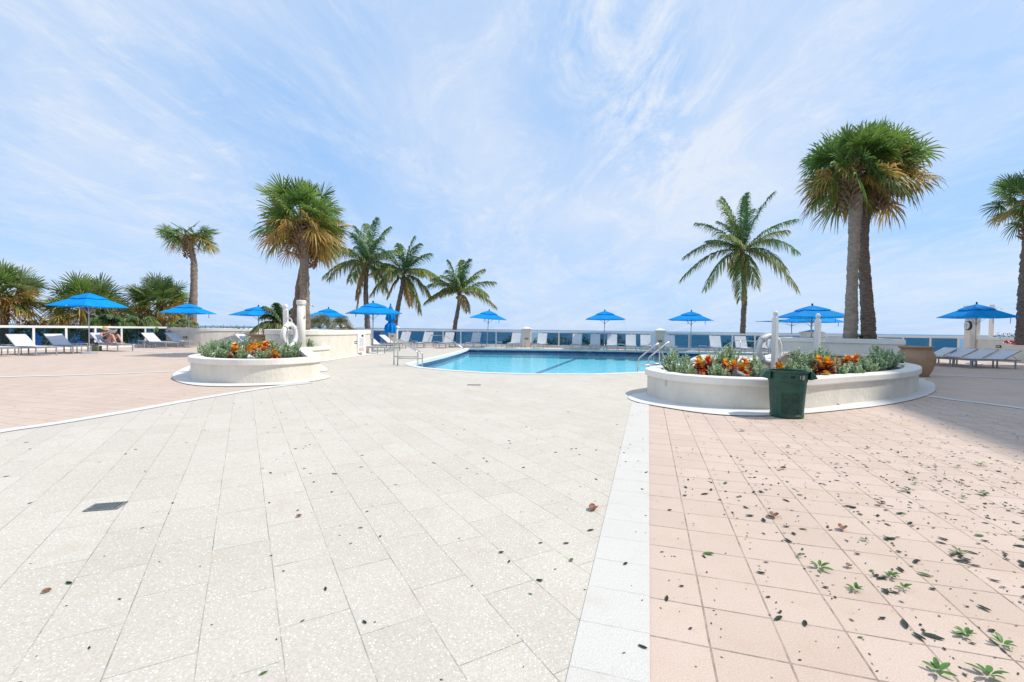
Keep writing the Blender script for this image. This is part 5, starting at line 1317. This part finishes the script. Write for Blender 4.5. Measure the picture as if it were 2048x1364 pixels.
def croton_proto(seed, s=1.0):
    r_ = random.Random(seed); t = thing('croton', 'x', 'croton plant'); fb = FB(); bm = B()
    pal = [((.90, .15, .015), (.95, .38, .02)), ((.75, .04, .015), (.90, .16, .02)), ((.95, .42, .02), (.90, .62, .05)), ((.16, .02, .025), (.40, .03, .02)), ((.70, .58, .04), (.32, .42, .05)), ((.35, .02, .03), (.80, .07, .02))]
    for hd in range(2):
        hx, hy = r_.uniform(-.10, .10), r_.uniform(-.08, .08); hz = s * r_.uniform(.22, .36)
        tube(bm, [(hx * .3, hy * .3, 0), (hx, hy, hz)], [.012, .008], 5)
        for i in range(17):
            u = i / 17; el = R(80 - 95 * (1 - u) if u < .999 else 80); az = i * 2.4 + hd; el = R(-10 + 85 * u + r_.uniform(-10, 10))
            d = V((math.cos(az) * math.cos(el), math.sin(az) * math.cos(el), math.sin(el))); l = s * r_.uniform(.14, .21) * (1.05 - .3 * u); w = l * .30
            sd = d.cross(UP); sd = sd.normalized() if sd.length > .05 else V((1, 0, 0)); nr = sd.cross(d).normalized()
            st = V((hx, hy, hz - .16 * s * (1 - u)))
            a, b_ = pal[int(r_.random() ** 1.0 * len(pal))] if u > .25 else pal[3 if r_.random() < .6 else 1]
            p_ = [st, st + d * l * .35 - nr * .0, st + d * l * .7 - UP * l * .05, st + d * l * .98 - UP * l * .18]
            for sg in (-1, 1):
                q = [p_[0], p_[1], p_[2], p_[3], p_[1] + sd * sg * w * .9 + nr * w * .4, p_[2] + sd * sg * w * .85 + nr * w * .35]
                fb.add(q, [(0, 1, 4), (1, 2, 5, 4), (2, 3, 5)], [jit(a, r_, .2), jit(mixc(a, b_, .6), r_, .2), jit(b_, r_, .2)])
    fb.build('leaves', M['croton'], t); link('stems', bm, M['stem'], t); return t
SP = [silver_proto(101, .50, .28), silver_proto(102, .42, .31), silver_proto(103, .33, .31)]
CP = [croton_proto(111, 1.0), croton_proto(112, .9), croton_proto(113, 1.06)]
usedp = set()
ordn = ['first', 'second', 'third', 'fourth', 'fifth', 'sixth', 'seventh', 'eighth', 'ninth', 'tenth', 'eleventh', 'twelfth', 'thirteenth', 'fourteenth', 'fifteenth', 'sixteenth', 'seventeenth', 'eighteenth', 'nineteenth', 'twentieth', 'twenty-first', 'twenty-second', 'twenty-third', 'twenty-fourth', 'twenty-fifth', 'twenty-sixth', 'twenty-seventh', 'twenty-eighth', 'twenty-ninth', 'thirtieth', 'thirty-first', 'thirty-second', 'thirty-third', 'thirty-fourth', 'thirty-fifth', 'thirty-sixth']
def plant(protos, lst, z, kind, where, grp, seed):
    r_ = random.Random(seed); lst = sorted(lst)
    for i, (px, Y, k_, sc) in enumerate(lst):
        pr = protos[k_]; o = pr if pr.name not in usedp else copy_tree(pr); usedp.add(pr.name)
        p = ad(px, hor(px), Y); o.location = (p.x, p.y, z); o.rotation_euler = (0, 0, r_.uniform(0, 6.28)); o.scale = (sc, sc, sc * r_.uniform(.92, 1.08))
        o['label'] = f'{kind}, {ordn[i]} from the left in {where}'; o['group'] = grp
plant(SP, [(412, 11.5, 1, .85), (424, 12.6, 0, .95), (438, 11.1, 2, 1), (447, 12.2, 0, .95), (463, 11.0, 1, .8), (462, 13.1, 0, 1), (478, 12.0, 0, .8), (480, 10.75, 2, .9), (497, 13.4, 0, 1.05), (510, 14, 1, .9),
           (489, 10.8, 1, .75), (521, 10.75, 1, .8), (538, 11.0, 2, .95), (552, 11.6, 1, 1), (566, 11.3, 1, .95), (573, 12.3, 0, .85), (583, 11.5, 2, .95), (590, 12.6, 0, .85), (588, 14.0, 1, 1.0), (540, 13.2, 0, .95), (620, 17.2, 0, .8), (430, 13.6, 1, .9), (403, 12.6, 2, .9)],
      .43, 'silver leaved shrub', 'the left planter', 'silver shrubs in the left planter', 1)
plant(CP, [(468, 10.9, 0, .95), (497, 11.6, 1, 1.05), (509, 11.0, 2, .95), (512, 12.2, 0, 1), (530, 11.3, 1, 1.05), (533, 12.6, 2, 1.05), (550, 10.9, 1, .8), (551, 12.2, 0, .9), (520, 12.0, 2, 1)],
      .43, 'orange and red croton', 'the left planter', 'croton plants in the left planter', 2)
for o in list(COL.objects):
    if o.get('group') == 'croton plants in the left planter': o.scale = tuple(s_ * 1.08 for s_ in o.scale)
plant(SP, [(1345, 9.5, 0, .95), (1352, 8.7, 2, .9), (1372, 9.3, 1, .95), (1378, 8.4, 2, .85), (1420, 9.2, 0, .85), (1430, 8.2, 2, .9), (1448, 9.3, 0, 1), (1443, 8.15, 1, .65), (1462, 10.3, 0, 1.05), (1520, 8.1, 1, .9), (1512, 9.2, 0, .8), (1532, 8.2, 2, .8),
           (1580, 8.6, 1, .9), (1596, 9.3, 0, 1.05), (1612, 8.3, 2, .8), (1622, 9.0, 0, .9), (1642, 10.6, 0, 1.05), (1655, 11, 1, .9), (1680, 8.75, 1, .9), (1702, 9.0, 2, .9), (1716, 8.9, 2, .8), (1728, 9.5, 1, .95), (1742, 9.35, 2, 1), (1757, 11.0, 0, 1.1), (1762, 9.8, 2, 1), (1776, 11.0, 0, 1.0), (1786, 11.6, 1, 1.0), (1768, 10.3, 1, 1), (1798, 12.2, 2, 1.0), (1750, 10.4, 0, .9)],
      .42, 'silver leaved shrub', 'the long right planter', 'silver shrubs in the long right planter', 3)
plant(CP, [(1397, 8.6, 0, .95), (1409, 9.2, 2, 1), (1432, 9.9, 1, .8), (1461, 8.5, 2, .85), (1487, 8.5, 1, .9), (1500, 8.9, 0, .9), (1560, 8.6, 1, 1.0), (1645, 8.8, 2, 1.0), (1657, 8.7, 0, .95), (1634, 9.5, 1, 1), (1690, 10.2, 0, 1), (1706, 10.0, 2, 1), (1740, 11, 1, 1.05), (1676, 10.4, 1, .95), (1654, 8.35, 1, .6)],
      .42, 'red and orange croton', 'the long right planter', 'croton plants in the long right planter', 4)

# ------------------------------------------------------------------ fallen leaves
def leaf_mesh(name, l, w, m, cup=.15, seed=0):
    r_ = random.Random(seed); vs = []; fs = []; n = 7
    for i in range(n + 1):
        u = i / n; ww = w * math.sin(PI * min(1, u * .92 + .04)) ** .7; x = (u - .5) * l; zc = cup * l * .5 * (u - .5) ** 2 * 2 + r_.uniform(0, .002)
        vs += [(x, -ww / 2, zc + ww * .18), (x, 0, zc), (x, ww / 2, zc + ww * .18)]
    for i in range(n):
        a = 3 * i; fs += [(a, a + 3, a + 4, a + 1), (a + 1, a + 4, a + 5, a + 2)]
    me = bpy.data.meshes.new(name); me.from_pydata(vs, [], fs); me.materials.append(m); me.polygons.foreach_set('use_smooth', [True] * len(fs)); return me
LM = [leaf_mesh('fallen_leaf', .055, .024, M['fallen'], .3, 1), leaf_mesh('fallen_leaf', .045, .028, M['fallen'], .5, 2), leaf_mesh('fallen_leaf', .075, .024, M['fallen'], .1, 3), leaf_mesh('fallen_leaf', .03, .018, M['fallen'], .4, 4)]
LG = leaf_mesh('fallen_leaf', .06, .026, M['fresh'], .2, 5)
rl_ = random.Random(99)
def inview(p):
    v = CM.inverted() @ (V((p.x, p.y, 0)) - CAM); 
    if v.z > -.5: return None
    return (1024 + FP * v.x / -v.z, 682 - FP * v.y / -v.z)
Rpoly = [(p.x, p.y) for p in offset(ccw(Rout), .02)]; Lpoly = [(p.x, p.y) for p in offset(ccw(Lout), .02)]; PPl = [(p.x, p.y) for p in offset(pool, .1)]
def inside(poly, x, y):
    c = False; j = len(poly) - 1
    for i in range(len(poly)):
        if (poly[i][1] > y) != (poly[j][1] > y) and x < (poly[j][0] - poly[i][0]) * (y - poly[i][1]) / (poly[j][1] - poly[i][1]) + poly[i][0]: c = not c
        j = i
    return c
cand = []
def scatter(n, xr, yr, kind, dens):
    k_ = 0; tries = 0
    while k_ < n and tries < n * 60:
        tries += 1
        x, y = rl_.uniform(*xr), rl_.uniform(*yr); q = inview(V((x, y, 0)))
        if q is None or not (-20 < q[0] < 2070 and 690 < q[1] < 1380): continue
        side = x - .3 * y - .03
        if kind == 'pink' and side < .02: continue
        if kind == 'white' and side > -.02: continue
        if kind == 'pink' and rl_.random() < .38:
            s_ = x * q1.x + y * q1.y; v_ = x * d1.x + y * d1.y; s_ = round((s_ - .0287) / .29) * .29 + .0287 + rl_.gauss(0, .012)
            if s_ > .06: pq = q1 * s_ + d1 * v_; x, y = pq.x, pq.y
        if inside(Rpoly, x, y) or inside(Lpoly, x, y) or inside(PPl, x, y): continue
        if rl_.random() > dens(x, y, side): continue
        cand.append((x, y, kind)); k_ += 1
scatter(190, (.2, 4.6), (1.4, 4.2), 'pink', lambda x, y, s: min(1, .03 + .40 * s))
scatter(950, (.6, 9), (2.0, 9), 'pink', lambda x, y, s: min(1, .05 + .3 * s) * (1 if y < 5 else .3))
scatter(70, (-2.5, 2.5), (1.4, 5.5), 'white', lambda x, y, s: .9 if s > -1 else .35)
scatter(260, (-9, 3), (1.8, 12), 'white', lambda x, y, s: .6)
scatter(30, (-14, -6), (6, 16), 'pink2', lambda x, y, s: .8)
cand.sort(key=lambda c: c[0] ** 2 + c[1] ** 2)
def put_leaf(x, y, me, sc, lab, grp):
    kd_ = x - .3 * y > .03
    o = bpy.data.objects.new('fallen_leaf', me); COL.objects.link(o); o.location = (x, y, .0115 if abs(x - .3 * y + .12) < .16 else (.0055 if kd_ else .0095))
    o.rotation_euler = (rl_.uniform(-.16, .16), rl_.uniform(-.10, .10), rl_.uniform(0, 6.28)); o.scale = (sc, sc, sc); o.location.z += .0015 * sc - .004
    tag(o, lab, 'leaf', grp)
NIND = 290
for x, y, kd in cand[:NIND]:
    me = LM[int(rl_.random() ** 1.3 * 4)] if rl_.random() > .12 else LG
    sc = rl_.choice((.25, .3, .4, .5, .65, .8, 1.0)) if kd == 'pink' else rl_.choice((.22, .28, .35, .5, .7))
    put_leaf(x, y, me, sc, 'small green leaf fallen on the pink pavers' if kd != 'white' else 'small dark leaf fallen on the white speckled paving', 'fallen leaves on the pink pavers' if kd != 'white' else 'fallen leaves on the white paving')
# the countless remaining bits, one mass
fb = FB()
def bit(x, y, s, c, z=None):
    sd_ = x - .3 * y; z = (.0025 if sd_ > .03 else .010 if sd_ > -.28 else .0065) if z is None else z
    a = rl_.uniform(0, 6.28); d = V((math.cos(a), math.sin(a), 0)) * s; e = V((-math.sin(a), math.cos(a), 0)) * s * rl_.uniform(.3, .6); q = V((x, y, z)); up_ = V((0, 0, s * rl_.uniform(.03, .16)))
    fb.add([q - d, q - e * .9 + up_ * .3, q + d + up_, q + e * .9 + up_ * .3], [(0, 1, 2, 3)], [c])
for x, y, kd in cand[NIND:]: bit(x, y, rl_.uniform(.008, .026), jit((.014, .036, .018), rl_, .4))
save = cand; cand = []
scatter(1500, (.1, 9), (1.4, 9), 'pink', lambda x, y, s: min(1, .2 + .3 * s) * (1 if y < 5.5 else .3)); scatter(260, (-9, 3), (1.4, 13), 'white', lambda x, y, s: .5 if s < -1 else 1)
for x, y, kd in cand: bit(x, y, rl_.uniform(.003, .009), jit((.05, .05, .03), rl_, .4))
# dirt and bits gathered in the pink joints
for i in range(1500):
    kx = rl_.randint(1, 22); s = kx * .29; v_ = rl_.uniform(1, 9.5); dens_ = .5 + .5 * noise.noise(V((s * 1.3, v_ * 1.7, 0)))
    if rl_.random() > dens_: continue
    p = q1 * (.0287 + s + rl_.gauss(0, .006)) + d1 * v_; qv = inview(p)
    if qv is None or not (0 < qv[0] < 2050 and qv[1] < 1370) or inside(Rpoly, p.x, p.y): continue
    bit(p.x, p.y, rl_.uniform(.003, .012), jit((.06, .05, .035), rl_, .4))
o = fb.build('leaf_litter', M['seagrape']); o['label'] = 'tiny scattered leaf bits and specks across the paving'; o['category'] = 'leaf litter'; o['kind'] = 'stuff'
# leafy sprigs
def sprig_mesh(seed, m, n=8, L=.055):
    r_ = random.Random(seed); vs = []; fs = []
    for i in range(n):
        az = i * 2 * PI / n * 1.15 + r_.uniform(-.3, .3); el = r_.uniform(.08, .75); l = L * r_.uniform(.7, 1.2); w = l * .36; ca, sa = math.cos(az), math.sin(az); k0 = len(vs)
        for j in range(6):
            u = j / 5; rr_ = .008 + l * u; z = .006 + math.sin(el) * l * u * (1 - .45 * u); ww = w * math.sin(PI * min(1, .1 + u * .85)) ** .8 * (.35 if u == 0 else 1) / 2; rr_ *= math.cos(el)
            for s, dz in ((-1, ww * .3), (0, 0), (1, ww * .3)): vs.append((ca * rr_ - sa * ww * s, sa * rr_ + ca * ww * s, z + dz))
        for j in range(5):
            a = k0 + 3 * j; fs += [(a, a + 3, a + 4, a + 1), (a + 1, a + 4, a + 5, a + 2)]
    me = bpy.data.meshes.new('leafy_sprig'); me.from_pydata(vs, [], fs); me.materials.append(m); me.polygons.foreach_set('use_smooth', [True] * len(fs)); return me
SM = [sprig_mesh(i, M['fresh'], 6 + i, .055) for i in range(4)]
spr = [(1599, 1113, .6, 'small, beside the larger sprig'), (1639, 1136, 1.25, 'big upright, left of the others on the pink pavers'), (1711, 1180, .95, 'flat star shaped, on the pink pavers'), (1783, 1154, 1.0, 'upper one of a touching pair'), (1808, 1178, .9, 'lower one of a touching pair'), (1730, 1080, .6, 'small pale, among scattered leaves'),
       (1917, 1104, 1.0, 'long leaved, near the right edge'), (1933, 1272, 1.0, 'three leaved, lower right'), (2005, 1291, 1.1, 'large, at the right edge'), (1877, 1345, 1.15, 'large, at the bottom edge'), (1978, 1352, 1.35, 'largest, at the lower right corner'), (1484, 862, .95, 'just in front of the trash can'), (1576, 894, .75, 'small, right of the trash can shadow'),
       (1814, 982, 1.1, 'wide, on the middle pink pavers'), (1959, 930, 1.15, 'dark, near the edge of the shade'), (1968, 989, .95, 'long, below the shaded paving'), (1829, 968, .7, 'narrow, just above a wide one'), (1927, 996, .7, 'small, left of a long one'), (1916, 935, .55, 'two leaved, near the shade edge'), (1674, 928, .5, 'tiny pale, in the middle of the pink pavers'), (1484, 920, .45, 'tiny pale, left of centre of the pink pavers')]
for i, (px, py, sc, lab) in enumerate(spr):
    p = at(px, py, .004); o = bpy.data.objects.new('leafy_sprig', SM[i % 4]); COL.objects.link(o); o.location = (p.x, p.y, .006); o.rotation_euler = (rl_.uniform(-.2, .2), rl_.uniform(-.2, .2), rl_.uniform(0, 6)); o.scale = (sc * .78,) * 3
    tag(o, 'broken green leafy sprig, ' + lab, 'leafy sprig', 'green sprigs on the pink pavers')
# curled brown leaves
def curl_mesh(seed):
    r_ = random.Random(seed); bm = B(); g = []
    for i in range(8):
        u = i / 7; row = []
        for j in range(7):
            v_ = j / 6 - .5; w = .036 * math.sin(PI * (.08 + u * .86)) ** .6; a = v_ * (2.2 + .8 * u)
            row.append(bm.verts.new(((u - .5) * .085, w * math.sin(a), .004 + w * (1 - math.cos(a)) * .9 + .006 * r_.random() + .012 * abs(u - .5))))
        g.append(row)
    for a, b in zip(g, g[1:]):
        for j in range(6): bm.faces.new((a[j], b[j], b[j + 1], a[j + 1]))
    me = bpy.data.meshes.new('curled_leaf'); bm.to_mesh(me); bm.free(); me.materials.append(M['dead']); me.polygons.foreach_set('use_smooth', [True] * len(me.polygons)); return me
CMs = [curl_mesh(1), curl_mesh(2)]
for i, (px, py, sc, lab) in enumerate([(1187, 1020, .95, 'large curled brown leaf on the white paving beside the border band'), (1548, 1034, .9, 'brown dry leaf on the pink pavers, right of the white band'), (1685, 1059, .75, 'crumpled tan leaf in a joint of the pink pavers'), (1698, 1134, .45, 'small crumpled brown leaf beside a green sprig'), (1566, 938, .6, 'ragged brown leaf on the pink pavers in front of the can'),
        (1736, 897, .6, 'dark brown leaf lying alone on the middle pink pavers'), (598, 1034, .4, 'small reddish leaf on the white paving at left'), (93, 1185, .4, 'small tan leaf on the white paving at lower left'), (1924, 963, .4, 'little brown leaf among sprigs near the shade'), (1760, 1010, .6, 'brown leaf scrap in the crowded leaves at right')]):
    p = at(px, py, .004); o = bpy.data.objects.new('curled_leaf', CMs[i % 2]); COL.objects.link(o); o.location = (p.x, p.y, .008); o.rotation_euler = (0, 0, rl_.uniform(0, 6)); o.scale = (sc,) * 3; tag(o, lab, 'dead leaf', 'curled brown leaves')

# ------------------------------------------------------------------ condominium tower that shades the right of the deck
SUN_EL, SUN_AZ = 52.0, 0.0      # sun stands over +X
cot = 1 / math.tan(R(SUN_EL)); Ht = 46.0
t = thing('condo_tower', 'tall white condominium tower beside the deck, outside the photo at right', 'building', (0, 0, 0))
A_ = V((5.45 + Ht * cot, 4.74, 0)); du = V((.36, .93, 0)).normalized(); fe = A_ + du * 16.5; ne = A_ - du * 40; dn = V((du.y, -du.x, 0))
fp = [ne, fe, fe + dn * 14, ne + dn * 14]
bm = B(); vs0 = [bm.verts.new((p.x, p.y, 0)) for p in fp]; vs1 = [bm.verts.new((p.x, p.y, Ht)) for p in fp]
for i in range(4): bm.faces.new((vs0[i], vs0[(i + 1) % 4], vs1[(i + 1) % 4], vs1[i]))
bm.faces.new(vs1); bmesh.ops.recalc_face_normals(bm, faces=bm.faces); link('wall', bm, M['concrete_tower'], t)
for fl in range(14):
    z = 3.0 + fl * 3.1
    bm = B(); c = (ne + fe) / 2 - dn * .55; box(bm, (c.x, c.y, z), (1.1, 54, .18), rz=math.atan2(du.y, du.x) - PI / 2); link('balcony', bm, M['concrete_tower'], t)
    bm = B(); c = (ne + fe) / 2 - dn * .03; box(bm, (c.x, c.y, z + 1.3), (.06, 50, 1.9), rz=math.atan2(du.y, du.x) - PI / 2); link('window_band', bm, M['window'], t)

# ------------------------------------------------------------------ sky and sun
w = bpy.data.worlds.new('World'); S.world = w; w.use_nodes = True; nt = w.node_tree; N = nt.nodes; L = nt.links
bg = N['Background']; sky = N.new('ShaderNodeTexSky'); sky.sky_type = 'NISHITA'; sky.sun_disc = False
sky.sun_elevation = R(SUN_EL); sky.sun_rotation = R(90); sky.altitude = 0; sky.air_density = 1.0; sky.dust_density = 0.6; sky.ozone_density = 1.6
SK = 0.15; bg.inputs['Strength'].default_value = SK
tc = N.new('ShaderNodeTexCoord'); sep = N.new('ShaderNodeSeparateXYZ'); L.new(tc.outputs['Generated'], sep.inputs[0])
def mth(op, a=None, b=None, **k):
    n = N.new('ShaderNodeMath'); n.operation = op
    for i, x in enumerate((a, b)):
        if x is None: continue
        if isinstance(x, (int, float)): n.inputs[i].default_value = x
        else: L.new(x, n.inputs[i])
    n.use_clamp = k.get('clamp', False); return n.outputs[0]
zc = mth('MAXIMUM', sep.outputs[2], 0.0); den = mth('ADD', zc, 0.16)
cx = mth('DIVIDE', sep.outputs[0], den); cy = mth('DIVIDE', sep.outputs[1], den)
cmb = N.new('ShaderNodeCombineXYZ'); L.new(cx, cmb.inputs[0]); L.new(cy, cmb.inputs[1])
def cloud(rot, scl, sc, det, rough, dist, lo, hi, off=(0, 0, 0)):
    mp = N.new('ShaderNodeMapping'); mp.inputs['Rotation'].default_value = (0, 0, R(rot)); mp.inputs['Scale'].default_value = scl; mp.inputs['Location'].default_value = off
    L.new(cmb.outputs[0], mp.inputs['Vector'])
    n = N.new('ShaderNodeTexNoise'); n.inputs['Scale'].default_value = sc; n.inputs['Detail'].default_value = det; n.inputs['Roughness'].default_value = rough; n.inputs['Distortion'].default_value = dist
    L.new(mp.outputs[0], n.inputs['Vector'])
    r = N.new('ShaderNodeMapRange'); r.interpolation_type = 'SMOOTHSTEP'; r.inputs[1].default_value = lo; r.inputs[2].default_value = hi; L.new(n.outputs['Fac'], r.inputs[0]); return r.outputs[0]
veil = cloud(14, (1.0, .55, 1), .75, 7, .58, .6, .32, .70, (2.3, .7, 0))
strk = cloud(38, (1.6, .75, 1), 1.5, 14, .72, 1.5, .38, .70, (1.9, 3.1, 0))
fine = cloud(-30, (2.4, 1.3, 1), 3.0, 14, .78, 1.6, .42, .66, (5.4, 1.1, 0))
puff = cloud(25, (.8, 1.5, 1), 2.6, 8, .62, .3, .55, .80, (1.4, .2, 0))
# fields where the cloud thickens or opens, as directions in the sky
def blob(px, py, wdeg, soft=2.0):
    d = ray(px, py).normalized(); vm = N.new('ShaderNodeVectorMath'); vm.operation = 'DOT_PRODUCT'; L.new(tc.outputs['Generated'], vm.inputs[0]); vm.inputs[1].default_value = d
    r = N.new('ShaderNodeMapRange'); r.interpolation_type = 'SMOOTHSTEP'; r.inputs[1].default_value = math.cos(R(wdeg)); r.inputs[2].default_value = 1.0; L.new(vm.outputs['Value'], r.inputs[0]); return r.outputs[0]
f = mth('MULTIPLY', veil, .46); f = mth('ADD', f, mth('MULTIPLY', strk, .28)); f = mth('ADD', f, mth('MULTIPLY', mth('MULTIPLY', fine, mth('ADD', strk, .25)), .22))
for px, py, wd, a in ((1350, 280, 19, .12), (1100, 380, 16, .12), (1700, 150, 18, .08), (720, 150, 11, .04), (200, 140, 18, .14), (880, 300, 12, .12), (430, 90, 12, -.10), (620, 240, 13, -.14), (1190, 190, 13, -.34), (1900, 250, 14, -.22), (1000, 150, 16, .22), (1460, 430, 9, .12)):
    f = mth('ADD', f, mth('MULTIPLY', blob(px, py, wd), a))
pm = mth('ADD', blob(250, 170, 16), blob(470, 290, 8)); f = mth('ADD', f, mth('MULTIPLY', mth('MULTIPLY', puff, pm), .75))
pm2 = mth('ADD', blob(1240, 100, 9), blob(1340, 260, 9)); f = mth('ADD', f, mth('MULTIPLY', mth('MULTIPLY', strk, pm2), .65))
f = mth('ADD', f, .10); f = mth('MINIMUM', mth('MAXIMUM', f, 0.0), 0.97)
# thin out towards the horizon
hz = N.new('ShaderNodeMapRange'); hz.inputs[1].default_value = 0.0; hz.inputs[2].default_value = .22; hz.inputs[3].default_value = .85; hz.inputs[4].default_value = 1; L.new(zc, hz.inputs[0]); f = mth('MULTIPLY', f, hz.outputs[0])
CL = (0.76, 0.84, 0.97)
mx = N.new('ShaderNodeMix'); mx.data_type = 'RGBA'; L.new(f, mx.inputs[0])
# clear sky lifted by thin high haze scattering
ad2 = N.new('ShaderNodeMix'); ad2.data_type = 'RGBA'; ad2.inputs[0].default_value = .80; ad2.inputs[7].default_value = c4((.40 / SK, .655 / SK, 1.06 / SK)); L.new(sky.outputs[0], ad2.inputs[6])
L.new(ad2.outputs[2], mx.inputs[6]); mx.inputs[7].default_value = c4(tuple(c / SK for c in CL)); L.new(mx.outputs[2], bg.inputs['Color'])
sd = bpy.data.lights.new('sun', 'SUN'); sd.energy = 4.0; sd.angle = R(.53); sd.color = (1, .955, .88)
so = bpy.data.objects.new('sun', sd); COL.objects.link(so)
sv = V((math.cos(R(SUN_EL)), math.sin(R(SUN_AZ)) * math.cos(R(SUN_EL)), math.sin(R(SUN_EL)))); so.rotation_euler = sv.to_track_quat('Z', 'Y').to_euler(); so.location = sv * 80
S.view_settings.view_transform = 'Standard'; S.view_settings.look = 'None'; S.view_settings.exposure = 0; S.view_settings.gamma = 1
S.render.engine = 'CYCLES'; S.cycles.max_bounces = 8; S.cycles.transparent_max_bounces = 24; S.cycles.use_denoising = True
S.cycles.caustics_reflective = False; S.cycles.caustics_refractive = False
S.render.resolution_x = 1024; S.render.resolution_y = 682
for pr in (U0,): pass
